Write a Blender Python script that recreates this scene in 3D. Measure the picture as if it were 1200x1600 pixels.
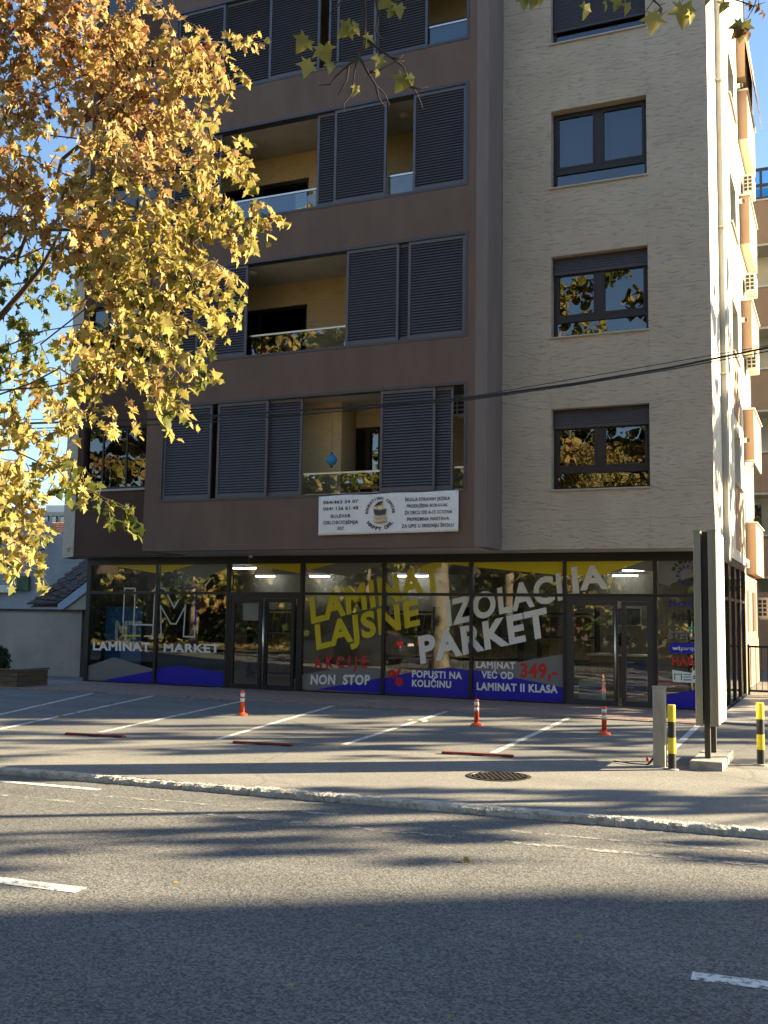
import bpy, math, random
import numpy as np
from mathutils import Vector, Matrix

# ------------------------------------------------------------------ camera, sky, sun, exposure
scene = bpy.context.scene
for o in list(bpy.data.objects):
    bpy.data.objects.remove(o)
col = scene.collection
R = math.radians
FPX, YAW, PITCH, ROLL, CAMH = 1634.7, .412654, .099877, .014912, 1.75
SUN_BACK, SUN_EL = R(33.5), R(18.5)

_cy, _sy, _cp, _sp = math.cos(YAW), math.sin(YAW), math.cos(PITCH), math.sin(PITCH)
FW = Vector((-_sy*_cp, _cy*_cp, _sp)); RT = Vector((_cy, _sy, 0)); UP = RT.cross(FW)
RT2 = RT*math.cos(ROLL) + UP*math.sin(ROLL); UP2 = UP*math.cos(ROLL) - RT*math.sin(ROLL)
EYE = Vector((0, 0, CAMH))
cd = bpy.data.cameras.new('camera'); cam = bpy.data.objects.new('camera', cd); col.objects.link(cam)
m3 = Matrix((RT2, UP2, -FW)).transposed()
cam.matrix_world = Matrix.Translation(EYE) @ m3.to_4x4()
cd.sensor_fit = 'VERTICAL'; cd.sensor_height = 32; cd.sensor_width = 24; cd.lens = 32*FPX/1600
cd.clip_start = .05; cd.clip_end = 3000
scene.camera = cam

SUN_DIR = Vector((math.cos(SUN_BACK)*math.cos(SUN_EL), math.sin(SUN_BACK)*math.cos(SUN_EL), math.sin(SUN_EL)))
world = bpy.data.worlds.new('World'); scene.world = world; world.use_nodes = True
wn = world.node_tree.nodes; wl = world.node_tree.links
bg = wn['Background']; sky = wn.new('ShaderNodeTexSky'); sky.sky_type = 'NISHITA'; sky.sun_disc = False
sky.sun_elevation = SUN_EL; sky.sun_rotation = math.atan2(SUN_DIR.x, SUN_DIR.y)
sky.air_density = 1.0; sky.dust_density = .3; sky.ozone_density = 2.6
wl.new(sky.outputs[0], bg.inputs[0]); bg.inputs[1].default_value = .054
sd = bpy.data.lights.new('sun', 'SUN'); sun = bpy.data.objects.new('sun', sd); col.objects.link(sun)
sd.energy = 5.0; sd.angle = R(.53); sd.color = (1, .82, .52)
sun.rotation_euler = (-SUN_DIR).to_track_quat('-Z', 'Y').to_euler(); sun.location = (30, 30, 40)
vs = scene.view_settings; vs.view_transform = 'Standard'; vs.look = 'None'; vs.gamma = 1; vs.exposure = 2.55
vs.use_curve_mapping = False
cy = scene.cycles; cy.max_bounces = 4; cy.diffuse_bounces = 2; cy.glossy_bounces = 2; cy.transmission_bounces = 2; cy.transparent_max_bounces = 8; cy.caustics_reflective = False; cy.caustics_refractive = False

# ------------------------------------------------------------------ measuring helpers: a sight line met with a real plane
def ray(x, y): return RT2*((x-600)/FPX) - UP2*((y-800)/FPX) + FW
def onY(x, y, Y): d = ray(x, y); return EYE + d*(Y/d.y)
def onX(x, y, X): d = ray(x, y); return EYE + d*(X/d.x)
def onZ(x, y, Z=0.0): d = ray(x, y); return EYE + d*((Z-CAMH)/d.z)
def deep(x, y, D): return EYE + ray(x, y)*D
def proj(P):
    q = Vector(P)-EYE; w = q.dot(FW)
    if w < .1: return (-9999, -9999, w)
    return 600+FPX*q.dot(RT2)/w, 800-FPX*q.dot(UP2)/w, w

# ------------------------------------------------------------------ materials
MATS = {}
def nodes(name):
    m = bpy.data.materials.new(name); m.use_nodes = True
    nt = m.node_tree; return m, nt, nt.nodes, nt.links, nt.nodes['Principled BSDF']
def mat(name, c, rough=.7, metal=0.0, var=.0, vscale=3.0, bump=.0, bscale=40.0, c2=None, stretch=(1, 1, 1), spec=.5, detail=6.0, lo=.35, hi=.65, bdist=.01):
    m, nt, N, L, P = nodes(name)
    P.inputs['Roughness'].default_value = rough; P.inputs['Metallic'].default_value = metal
    P.inputs['Specular IOR Level'].default_value = spec
    P.inputs['Base Color'].default_value = (*c, 1)
    if var or bump or c2:
        tc = N.new('ShaderNodeTexCoord'); mp = N.new('ShaderNodeMapping'); mp.inputs['Scale'].default_value = stretch
        L.new(tc.outputs['Object'], mp.inputs[0])
    if var or c2:
        n = N.new('ShaderNodeTexNoise'); n.inputs['Scale'].default_value = vscale; n.inputs['Detail'].default_value = detail
        n.inputs['Roughness'].default_value = .62
        L.new(mp.outputs[0], n.inputs['Vector'])
        r = N.new('ShaderNodeValToRGB'); r.color_ramp.elements[0].position = lo; r.color_ramp.elements[1].position = hi
        a = c2 if c2 else tuple(max(0, v*(1-var)) for v in c)
        b = c if c2 else tuple(v*(1+var) for v in c)
        r.color_ramp.elements[0].color = (*a, 1); r.color_ramp.elements[1].color = (*b, 1)
        L.new(n.outputs['Fac'], r.inputs[0]); L.new(r.outputs[0], P.inputs['Base Color'])
    if bump:
        n2 = N.new('ShaderNodeTexNoise'); n2.inputs['Scale'].default_value = bscale; n2.inputs['Detail'].default_value = 4
        L.new(mp.outputs[0], n2.inputs['Vector'])
        bp = N.new('ShaderNodeBump'); bp.inputs['Strength'].default_value = bump; bp.inputs['Distance'].default_value = bdist
        L.new(n2.outputs['Fac'], bp.inputs['Height']); L.new(bp.outputs[0], P.inputs['Normal'])
    MATS[name] = m; return m

def asphalt(name, dark, light, speck, patch=.35):
    m, nt, N, L, P = nodes(name); P.inputs['Roughness'].default_value = .86; P.inputs['Specular IOR Level'].default_value = .35
    tc = N.new('ShaderNodeTexCoord')
    def noise(s, d, r=.6, st=None):
        n = N.new('ShaderNodeTexNoise'); n.inputs['Scale'].default_value = s; n.inputs['Detail'].default_value = d; n.inputs['Roughness'].default_value = r
        if st:
            mp = N.new('ShaderNodeMapping'); mp.inputs['Scale'].default_value = st; L.new(tc.outputs['Object'], mp.inputs[0]); L.new(mp.outputs[0], n.inputs['Vector'])
        else: L.new(tc.outputs['Object'], n.inputs['Vector'])
        return n
    big = noise(.7, 6, .65, (.6, 1.6, 1)); vor = N.new('ShaderNodeTexVoronoi'); vor.inputs['Scale'].default_value = 75
    L.new(tc.outputs['Object'], vor.inputs['Vector'])
    r1 = N.new('ShaderNodeValToRGB'); r1.color_ramp.elements[0].position = .33; r1.color_ramp.elements[1].position = .7
    r1.color_ramp.elements[0].color = (*dark, 1); r1.color_ramp.elements[1].color = (*light, 1); L.new(big.outputs['Fac'], r1.inputs[0])
    hsv = N.new('ShaderNodeSeparateColor'); L.new(vor.outputs['Color'], hsv.inputs[0])
    r2 = N.new('ShaderNodeValToRGB'); r2.color_ramp.elements[0].position = .1; r2.color_ramp.elements[1].position = .95
    r2.color_ramp.elements[0].color = (1-speck, 1-speck, 1-speck, 1); r2.color_ramp.elements[1].color = (1+speck, 1+speck, 1+speck, 1)
    L.new(hsv.outputs[0], r2.inputs[0])
    mx = N.new('ShaderNodeMix'); mx.data_type = 'RGBA'; mx.blend_type = 'MULTIPLY'; mx.inputs[0].default_value = 1
    L.new(r1.outputs[0], mx.inputs[6]); L.new(r2.outputs[0], mx.inputs[7])
    # cracks and tar seams
    ck = N.new('ShaderNodeTexVoronoi'); ck.feature = 'DISTANCE_TO_EDGE'; ck.inputs['Scale'].default_value = .33
    wob = noise(1.7, 5); add = N.new('ShaderNodeMix'); add.data_type = 'RGBA'; add.inputs[0].default_value = .22
    L.new(tc.outputs['Object'], add.inputs[6]); L.new(wob.outputs['Color'], add.inputs[7]); L.new(add.outputs[2], ck.inputs['Vector'])
    rc = N.new('ShaderNodeValToRGB'); rc.color_ramp.elements[0].position = .0; rc.color_ramp.elements[1].position = .006
    rc.color_ramp.elements[0].color = (1-patch, 1-patch, 1-patch, 1); rc.color_ramp.elements[1].color = (1, 1, 1, 1); L.new(ck.outputs['Distance'], rc.inputs[0])
    mx2 = N.new('ShaderNodeMix'); mx2.data_type = 'RGBA'; mx2.blend_type = 'MULTIPLY'; mx2.inputs[0].default_value = 1
    L.new(mx.outputs[2], mx2.inputs[6]); L.new(rc.outputs[0], mx2.inputs[7]); L.new(mx2.outputs[2], P.inputs['Base Color'])
    fine = noise(60, 3); bp = N.new('ShaderNodeBump'); bp.inputs['Strength'].default_value = .55; bp.inputs['Distance'].default_value = .012
    L.new(fine.outputs['Fac'], bp.inputs['Height']); L.new(bp.outputs[0], P.inputs['Normal'])
    MATS[name] = m; return m

def worn_paint(name, c, wear=.5, scale=14):
    m, nt, N, L, P = nodes(name); P.inputs['Roughness'].default_value = .75
    P.inputs['Base Color'].default_value = (*c, 1)
    tc = N.new('ShaderNodeTexCoord'); n = N.new('ShaderNodeTexNoise'); n.inputs['Scale'].default_value = scale; n.inputs['Detail'].default_value = 7; n.inputs['Roughness'].default_value = .7
    L.new(tc.outputs['Object'], n.inputs['Vector'])
    r = N.new('ShaderNodeValToRGB'); r.color_ramp.elements[0].position = wear-.06; r.color_ramp.elements[1].position = wear+.1
    L.new(n.outputs['Fac'], r.inputs[0]); L.new(r.outputs[0], P.inputs['Alpha']); MATS[name] = m; return m

def carved_stone(name, c, c2, amp=1.0):
    """pale cast cladding with short hand-carved furrows running along the wall"""
    m, nt, N, L, P = nodes(name); P.inputs['Roughness'].default_value = .85; P.inputs['Specular IOR Level'].default_value = .25
    tc = N.new('ShaderNodeTexCoord')
    mp0 = N.new('ShaderNodeMapping'); mp0.inputs['Scale'].default_value = (1, 1, 1); L.new(tc.outputs['Object'], mp0.inputs[0])
    wob = N.new('ShaderNodeTexNoise'); wob.inputs['Scale'].default_value = 1.1; wob.inputs['Detail'].default_value = 3; L.new(mp0.outputs[0], wob.inputs['Vector'])
    mx = N.new('ShaderNodeMix'); mx.data_type = 'RGBA'; mx.blend_type = 'LINEAR_LIGHT'; mx.inputs[0].default_value = .16
    L.new(mp0.outputs[0], mx.inputs[6]); L.new(wob.outputs['Color'], mx.inputs[7])
    mp = N.new('ShaderNodeMapping'); mp.inputs['Scale'].default_value = (4.6, 4.6, 25); L.new(mx.outputs[2], mp.inputs[0])
    n = N.new('ShaderNodeTexNoise'); n.inputs['Scale'].default_value = 1.0; n.inputs['Detail'].default_value = 2.5; n.inputs['Roughness'].default_value = .55; L.new(mp.outputs[0], n.inputs['Vector'])
    rg = N.new('ShaderNodeValToRGB'); e = rg.color_ramp.elements; e[0].position = .33; e[1].position = .58
    e[0].color = (0, 0, 0, 1); e[1].color = (.82, .82, .82, 1)
    k = e.new(.43); k.color = (.55, .62, .62, 1); k = e.new(.75); k.color = (1, 1, 1, 1)
    L.new(n.outputs['Fac'], rg.inputs[0])
    g = N.new('ShaderNodeTexNoise'); g.inputs['Scale'].default_value = 1.3; g.inputs['Detail'].default_value = 6; L.new(mp0.outputs[0], g.inputs['Vector'])
    rr = N.new('ShaderNodeValToRGB'); rr.color_ramp.elements[0].position = .3; rr.color_ramp.elements[1].position = .7
    rr.color_ramp.elements[0].color = (*c2, 1); rr.color_ramp.elements[1].color = (*c, 1); L.new(g.outputs['Fac'], rr.inputs[0])
    dk = N.new('ShaderNodeMapRange'); dk.inputs[1].default_value = 0; dk.inputs[2].default_value = .6; dk.inputs[3].default_value = .84; dk.inputs[4].default_value = 1
    L.new(rg.outputs[0], dk.inputs[0])
    mu = N.new('ShaderNodeMix'); mu.data_type = 'RGBA'; mu.blend_type = 'MULTIPLY'; mu.inputs[0].default_value = 1
    L.new(rr.outputs[0], mu.inputs[6]); L.new(dk.outputs[0], mu.inputs[7]); L.new(mu.outputs[2], P.inputs['Base Color'])
    bp = N.new('ShaderNodeBump'); bp.inputs['Strength'].default_value = .6*amp; bp.inputs['Distance'].default_value = .035
    L.new(rg.outputs[0], bp.inputs['Height']); L.new(bp.outputs[0], P.inputs['Normal']); MATS[name] = m; return m

def glass(name, tint=(.8, .85, .84), base=.06, boost=1.0, rough=.0, wob=.0):
    m, nt, N, L, P = nodes(name); N.remove(P); out = N['Material Output']
    tr = N.new('ShaderNodeBsdfTransparent'); tr.inputs[0].default_value = (*tint, 1)
    gl = N.new('ShaderNodeBsdfGlossy'); gl.inputs['Roughness'].default_value = rough; gl.inputs[0].default_value = (1, 1, 1, 1)
    fr = N.new('ShaderNodeLayerWeight'); fr.inputs['Blend'].default_value = .5
    mr = N.new('ShaderNodeMapRange'); mr.inputs[1].default_value = 0; mr.inputs[2].default_value = 1; mr.inputs[3].default_value = base; mr.inputs[4].default_value = min(1, base+.75*boost)
    pw = N.new('ShaderNodeMath'); pw.operation = 'POWER'; pw.inputs[1].default_value = 2.6
    L.new(fr.outputs['Facing'], pw.inputs[0]); L.new(pw.outputs[0], mr.inputs[0])
    mx = N.new('ShaderNodeMixShader'); L.new(mr.outputs[0], mx.inputs[0]); L.new(tr.outputs[0], mx.inputs[1]); L.new(gl.outputs[0], mx.inputs[2]); L.new(mx.outputs[0], out.inputs[0])
    if wob:
        tc = N.new('ShaderNodeTexCoord'); n = N.new('ShaderNodeTexNoise'); n.inputs['Scale'].default_value = 3.2; n.inputs['Detail'].default_value = 1; L.new(tc.outputs['Object'], n.inputs['Vector'])
        bp = N.new('ShaderNodeBump'); bp.inputs['Strength'].default_value = wob; bp.inputs['Distance'].default_value = .02; L.new(n.outputs['Fac'], bp.inputs['Height']); L.new(bp.outputs[0], gl.inputs['Normal'])
    MATS[name] = m; return m

def leaf_mat(name, stops, trans=.45):
    m, nt, N, L, P = nodes(name); N.remove(P); out = N['Material Output']
    at = N.new('ShaderNodeAttribute'); at.attribute_name = 'tone'
    r = N.new('ShaderNodeValToRGB'); e = r.color_ramp.elements
    while len(e) > 1: e.remove(e[-1])
    e[0].position = stops[0][0]; e[0].color = (*stops[0][1], 1)
    for p, c in stops[1:]:
        k = e.new(p); k.color = (*c, 1)
    L.new(at.outputs['Fac'], r.inputs[0])
    d = N.new('ShaderNodeBsdfDiffuse'); t = N.new('ShaderNodeBsdfTranslucent'); g = N.new('ShaderNodeBsdfGlossy'); g.inputs['Roughness'].default_value = .6
    g.inputs[0].default_value = (1, 1, 1, 1)
    L.new(r.outputs[0], d.inputs[0]); L.new(r.outputs[0], t.inputs[0])
    a = N.new('ShaderNodeMixShader'); a.inputs[0].default_value = trans; L.new(d.outputs[0], a.inputs[1]); L.new(t.outputs[0], a.inputs[2])
    b = N.new('ShaderNodeMixShader'); b.inputs[0].default_value = .012; L.new(a.outputs[0], b.inputs[1]); L.new(g.outputs[0], b.inputs[2]); L.new(b.outputs[0], out.inputs[0])
    MATS[name] = m; return m

def emit(name, c, s):
    m, nt, N, L, P = nodes(name); P.inputs['Emission Color'].default_value = (*c, 1); P.inputs['Emission Strength'].default_value = s
    P.inputs['Base Color'].default_value = (*c, 1); MATS[name] = m; return m

M = MATS
asphalt('road_asphalt', (.12, .12, .12), (.168, .166, .16), .5, .12)
asphalt('lot_asphalt', (.14, .14, .137), (.20, .196, .186), .22, .3)
asphalt('pavement_asphalt', (.19, .185, .175), (.255, .246, .228), .22, .25)
mat('earth', (.11, .10, .08), .95, var=.4, vscale=.8, bump=.5, bscale=12)
mat('grass_soil', (.14, .13, .05), .95, c2=(.07, .085, .025), vscale=1.6, bump=.8, bscale=50)
mat('kerb_concrete', (.46, .435, .38), .9, var=.25, vscale=9, bump=1, bscale=26, bdist=.03)
mat('slab_red', (.26, .19, .165), .8, var=.22, vscale=4, bump=.3, bscale=60)
mat('slab_grey', (.30, .295, .285), .45, var=.2, vscale=4, bump=.2, bscale=50)
mat('slab_bed', (.13, .12, .11), .95, var=.2)
worn_paint('road_paint', (.75, .74, .70), .42, 16)
worn_paint('lot_paint', (.62, .61, .58), .40, 12)
worn_paint('old_paint', (.42, .41, .37), .53, 9)
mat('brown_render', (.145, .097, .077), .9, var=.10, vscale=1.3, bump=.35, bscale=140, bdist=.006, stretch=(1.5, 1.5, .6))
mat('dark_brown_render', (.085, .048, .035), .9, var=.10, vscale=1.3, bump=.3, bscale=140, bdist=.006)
mat('mauve_render', (.185, .15, .14), .85, var=.10, vscale=1.2, bump=.2, bscale=120, stretch=(2, 2, .5), bdist=.005)
carved_stone('cladding', (.50, .43, .345), (.44, .37, .295))
carved_stone('loggia_cladding', (.74, .57, .34), (.66, .50, .28), .6)
mat('cream_render', (.74, .69, .56), .85, var=.06, vscale=1.5, bump=.2, bscale=90, bdist=.005)
mat('soffit_render', (.55, .52, .46), .9, var=.08, vscale=2, bump=.2, bscale=80)
mat('shutter_grey', (.095, .093, .108), .42, metal=.15, var=.08, vscale=2)
mat('frame_grey', (.065, .065, .075), .4, metal=.2, var=.06)
mat('shop_frame', (.012, .012, .015), .35, var=.1)
mat('door_frame', (.035, .036, .042), .4, var=.1)
mat('window_brown', (.016, .011, .012), .5, var=.1)
mat('roller', (.05, .043, .046), .45, var=.1)
mat('sill_metal', (.42, .38, .34), .5, var=.08)
mat('steel', (.62, .60, .56), .28, metal=1)
mat('brushed_alu', (.30, .30, .265), .45, metal=.5, var=.1, vscale=1.5, stretch=(8, 8, .5))
mat('white_panel', (.78, .79, .80), .35, var=.03)
mat('post_dark', (.03, .027, .025), .5, var=.2)
mat('post_grey', (.36, .35, .32), .6, var=.15, vscale=3, stretch=(3, 3, .6), bump=.15)
mat('concrete_base', (.30, .29, .27), .9, var=.25, vscale=8, bump=.6, bscale=40)
mat('bollard_yellow', (.72, .56, .02), .5, var=.12, vscale=8)
mat('bollard_black', (.012, .012, .012), .5, var=.2, vscale=8)
mat('marker_orange', (.75, .095, .02), .45, var=.12, vscale=9)
mat('marker_white', (.82, .80, .76), .4, var=.06, vscale=12)
mat('bar_red', (.28, .022, .018), .5, var=.3, vscale=7)
mat('iron', (.055, .05, .045), .6, metal=.5, var=.3, vscale=12, bump=.4, bscale=60)
mat('banner_white', (.78, .78, .80), .6, var=.03, vscale=2, bump=.5, bscale=3.5, bdist=.05)
mat('ink', (.016, .013, .03), .6)
mat('film_yellow', (.62, .50, .012), .3); mat('film_grey', (.17, .17, .165), .3); mat('film_blue', (.012, .012, .36), .3)
mat('film_white', (.74, .73, .70), .3); mat('film_red', (.50, .02, .02), .3); mat('film_pale', (.5, .5, .48), .4); mat('film_black', (.008, .008, .008), .6)
mat('film_green', (.12, .26, .03), .6); mat('film_navy', (.01, .02, .13), .6); mat('film_silver', (.15, .15, .15), .6); mat('film_teal', (.02, .30, .14), .6)
mat('wire', (.012, .012, .012), .6); mat('plastic_white', (.66, .63, .55), .5, var=.06); mat('plastic_dark', (.03, .03, .03), .6)
mat('lantern_blue', (.02, .20, .42), .6, var=.1)
mat('salmon', (.36, .235, .155), .85, var=.06, vscale=1.4, bump=.15, bscale=80, bdist=.005)
mat('far_cream', (.62, .57, .44), .85, var=.06, vscale=1)
mat('house_grey', (.30, .32, .34), .95, var=.16, vscale=1.3, bump=.5, bscale=18, bdist=.02)
mat('garden_wall', (.36, .34, .30), .95, var=.14, vscale=1.0, bump=.4, bscale=40)
mat('tile_brown', (.055, .036, .033), .85, var=.45, vscale=4); mat('tile_red', (.42, .15, .08), .85, var=.3, vscale=5)
mat('fascia_blue', (.28, .38, .52), .6, var=.1)
mat('timber', (.12, .08, .05), .8, var=.3, vscale=3, stretch=(1, 1, 6))
mat('bark', (.17, .145, .11), .9, var=.4, vscale=3.5, bump=.8, bscale=14, bdist=.03)
mat('twig_bark', (.075, .05, .04), .9, var=.2)
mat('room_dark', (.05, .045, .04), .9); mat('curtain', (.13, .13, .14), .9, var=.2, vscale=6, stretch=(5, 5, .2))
mat('shop_wall', (.40, .36, .29), .9, var=.08); mat('shop_floor', (.36, .26, .17), .4, var=.2, vscale=3, stretch=(1, 6, 1)); mat('shop_ceiling', (.5, .5, .48), .9)
mat('box_brown', (.30, .20, .11), .8, var=.1); mat('box_white', (.6, .6, .58), .7); mat('box_blue', (.03, .08, .30), .6); mat('sample_wood', (.25, .14, .07), .5, var=.4, vscale=2, stretch=(8, 8, .6))
mat('poster_blue', (.02, .13, .34), .6, var=.1); mat('fern', (.03, .07, .015), .6, var=.4)
mat('car_paint', (.02, .02, .024), .18, spec=.7); mat('tyre', (.012, .012, .012), .85); mat('rim', (.4, .4, .4), .3, metal=1); mat('tail_red', (.4, .01, .01), .3)
mat('far_wall', (.34, .31, .27), .9, var=.1, vscale=.6); mat('brick_dark', (.10, .075, .06), .9, var=.2, vscale=.6); mat('shrub', (.018, .035, .012), .8, var=.4, vscale=30)
glass('shop_glass', (.88, .90, .88), .075, .9, wob=.02)
glass('window_glass', (.5, .52, .52), .085, .9, wob=.05)
glass('rail_glass', (.70, .74, .74), .085, .9, wob=.03)
glass('car_glass', (.08, .09, .1), .10, 1.0)
glass('dim_glass', (.4, .42, .42), .06, .8, wob=.05)
glass('blue_glass', (.35, .70, .85), .25, 1.0)
emit('tube_light', (.95, .98, 1), 4.0)
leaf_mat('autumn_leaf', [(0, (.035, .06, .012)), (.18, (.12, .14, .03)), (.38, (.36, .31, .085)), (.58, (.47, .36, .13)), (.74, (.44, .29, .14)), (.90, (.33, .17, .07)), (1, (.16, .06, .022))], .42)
leaf_mat('green_leaf', [(0, (.03, .06, .012)), (.6, (.10, .16, .02)), (1, (.20, .14, .03))], .5)
mat('dry_leaf', (.34, .22, .09), .8, var=.4, vscale=3)

# ------------------------------------------------------------------ building blocks
WL = {}                                         # world position of each object's own frame
class MB:
    def __init__(s): s.v = []; s.f = []
    def quad(s, a, b, c, d):
        i = len(s.v); s.v += [tuple(a), tuple(b), tuple(c), tuple(d)]; s.f.append((i, i+1, i+2, i+3)); return s
    def box(s, x0, y0, z0, x1, y1, z1):
        x0, x1 = min(x0, x1), max(x0, x1); y0, y1 = min(y0, y1), max(y0, y1); z0, z1 = min(z0, z1), max(z0, z1)
        i = len(s.v)
        s.v += [(x0, y0, z0), (x1, y0, z0), (x1, y1, z0), (x0, y1, z0), (x0, y0, z1), (x1, y0, z1), (x1, y1, z1), (x0, y1, z1)]
        s.f += [tuple(i+k for k in q) for q in ((0, 3, 2, 1), (4, 5, 6, 7), (0, 1, 5, 4), (1, 2, 6, 5), (2, 3, 7, 6), (3, 0, 4, 7))]; return s
    def hexa(s, p):
        i = len(s.v); s.v += [tuple(q) for q in p]
        s.f += [tuple(i+k for k in q) for q in ((0, 3, 2, 1), (4, 5, 6, 7), (0, 1, 5, 4), (1, 2, 6, 5), (2, 3, 7, 6), (3, 0, 4, 7))]; return s
    def prism(s, poly, d):
        """closed prism of a 3-D polygon pushed along d"""
        n = len(poly); i = len(s.v); d = Vector(d)
        s.v += [tuple(p) for p in poly] + [tuple(Vector(p)+d) for p in poly]
        s.f.append(tuple(range(i, i+n))); s.f.append(tuple(range(i+2*n-1, i+n-1, -1)))
        for k in range(n): s.f.append((i+k, i+n+k, i+n+(k+1) % n, i+(k+1) % n))
        return s
    def tube(s, pts, rad, n=8, cap=True):
        pts = [Vector(p) for p in pts]; rad = rad if isinstance(rad, (list, tuple)) else [rad]*len(pts)
        i0 = len(s.v); ref = None
        for k, p in enumerate(pts):
            t = (pts[min(k+1, len(pts)-1)]-pts[max(k-1, 0)]).normalized()
            if ref is None: ref = t.orthogonal().normalized()
            ref = (ref - t*ref.dot(t)).normalized(); b = t.cross(ref)
            for j in range(n):
                a = 2*math.pi*j/n; s.v.append(tuple(p+(ref*math.cos(a)+b*math.sin(a))*rad[k]))
        for k in range(len(pts)-1):
            for j in range(n):
                a = i0+k*n+j; b2 = i0+k*n+(j+1) % n; s.f.append((a, b2, b2+n, a+n))
        if cap:
            s.f.append(tuple(range(i0+n-1, i0-1, -1))); e = i0+(len(pts)-1)*n; s.f.append(tuple(range(e, e+n)))
        return s
    def lathe(s, prof, c=(0, 0, 0), n=20):
        i0 = len(s.v)
        for r, z in prof:
            for j in range(n):
                a = 2*math.pi*j/n; s.v.append((c[0]+r*math.cos(a), c[1]+r*math.sin(a), c[2]+z))
        for k in range(len(prof)-1):
            for j in range(n):
                a = i0+k*n+j; b = i0+k*n+(j+1) % n; s.f.append((a, b, b+n, a+n))
        s.f.append(tuple(range(i0+n-1, i0-1, -1))); e = i0+(len(prof)-1)*n; s.f.append(tuple(range(e, e+n))); return s
    def mesh(s, name, m):
        me = bpy.data.meshes.new(name); me.from_pydata(s.v, [], s.f); me.materials.append(M[m] if isinstance(m, str) else m); me.update(); return me
    def build(s, name, m, parent=None, smooth=False, stuff=False):
        me = s.mesh(name, m)
        if smooth: me.polygons.foreach_set('use_smooth', [True]*len(me.polygons))
        return link(name, me, parent, stuff=stuff)
def link(name, me, parent=None, loc=(0, 0, 0), stuff=False):
    o = bpy.data.objects.new(name, me); col.objects.link(o); WL[o.name] = Vector(loc)
    if parent is not None: o.parent = parent; o.location = Vector(loc)-WL[parent.name]
    else: o.location = loc
    if stuff: o['kind'] = 'stuff'
    return o
def tag(o, label, cat, group=None, kind=None):
    o['label'] = label; o['category'] = cat
    if group: o['group'] = group
    if kind: o['kind'] = kind
    return o
def thing(name, label, cat, loc=(0, 0, 0), group=None):
    o = link(name, None, None, loc); o.empty_display_size = .2; return tag(o, label, cat, group)
def bevel(o, w=.01, seg=2):
    b = o.modifiers.new('bevel', 'BEVEL'); b.width = w; b.segments = seg; b.limit_method = 'ANGLE'; return o
def copy_tree(src, loc, label=None):
    c = src.copy(); col.objects.link(c); c.location = loc; WL[c.name] = Vector(loc)
    if label: c['label'] = label
    def kids(a, b):
        for ch in list(a.children):
            d = ch.copy(); col.objects.link(d); d.parent = b; WL[d.name] = Vector((0, 0, 0)); kids(ch, d)
    kids(src, c); return c

# ------------------------------------------------------------------ lettering: every word is turned into mesh once
WORDS = ['H', 'LAMINAT', 'LAJSNE', 'IZOLACI', 'JA', 'PARKET', 'A K C I J E', 'NON  STOP', '%', 'POPUSTI NA', 'KOLIČINU', 'VEĆ OD', '349,-', 'LAMINAT II KLASA', 'MARKET',
         '064/463 34 07', '064/ 126 61 48', 'BULEVAR', 'OSLOBODJENJA', '307', 'ŠKOLA STRANIH JEZIKA', 'PRODUŽENI BORAVAK', 'ZA DECU OD 6-15 GODINA', 'PRIPREMNA NASTAVA', 'ZA UPIS U SREDNJU ŠKOLU',
         'boss', 'Arbiton', 'STEICO', 'wi', 'parquet', 'HARO', 'M', 'T'] + sorted(set('EDUKATIVNI CENTAR HAPPY OWL MEMBER PARKETT') - {' ', 'H', 'M', 'T'})
def make_words():
    tmp = {}
    for bold in (0, 1, 2):
        for w in WORDS:
            c = bpy.data.curves.new('w', 'FONT'); c.body = w; c.size = 1; c.offset = (0, .04, .02)[bold]; c.space_character = (1, 1.10, 1.06)[bold]; c.resolution_u = 4
            o = bpy.data.objects.new('w', c); col.objects.link(o); tmp[(w, bold)] = o
    bpy.context.view_layer.update(); dg = bpy.context.evaluated_depsgraph_get(); out = {}
    for k, o in tmp.items():
        me = bpy.data.meshes.new_from_object(o.evaluated_get(dg))
        V = np.empty(len(me.vertices)*3); me.vertices.foreach_get('co', V); V = V.reshape(-1, 3)[:, :2]
        out[k] = (V, [tuple(p.vertices) for p in me.polygons]); bpy.data.meshes.remove(me)
    for o in tmp.values():
        c = o.data; bpy.data.objects.remove(o); bpy.data.curves.remove(c)
    return out
WORD = make_words()
CAPH = WORD[('H', 0)][0][:, 1].max()+.04
def lettering(w, BL, BR, TL, m, parent, bold=1, off=(0, 0, 0), name='lettering'):
    V, Fc = WORD[(w, bold)]; u0, u1 = V[:, 0].min(), V[:, 0].max(); off = Vector(off)
    BL, BR, TL = Vector(BL), Vector(BR), Vector(TL)
    b = MB(); b.v = [tuple(BL+(BR-BL)*((u-u0)/(u1-u0))+(TL-BL)*((v+(0, .03, .015)[bold])/CAPH)+off) for u, v in V]; b.f = list(Fc)
    return b.build(name, m, parent)
def arc_word(w, C, ex, ez, r, a0, a1, h, m, parent, inward=False):
    """letters one by one round a circle, from angle a0 to a1 (degrees, clockwise from the top)"""
    n = len(w); b = MB()
    for i, ch in enumerate(w):
        if ch == ' ': continue
        a = R(a0+(a1-a0)*(i+.5)/n); rad = ex*math.sin(a)+ez*math.cos(a); tan = ex*math.cos(a)-ez*math.sin(a)
        if inward: rad, tan = -rad, -tan; base = C - rad*(r)
        else: base = C + rad*r
        V, Fc = WORD[(ch, 1)]; u0, u1 = V[:, 0].min(), V[:, 0].max(); k = len(b.v)
        b.v += [tuple(base+tan*((u-(u0+u1)/2)*h/CAPH)+rad*(v*h/CAPH)) for u, v in V]; b.f += [tuple(q+k for q in f) for f in Fc]
    return b.build('lettering', m, parent)

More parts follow.
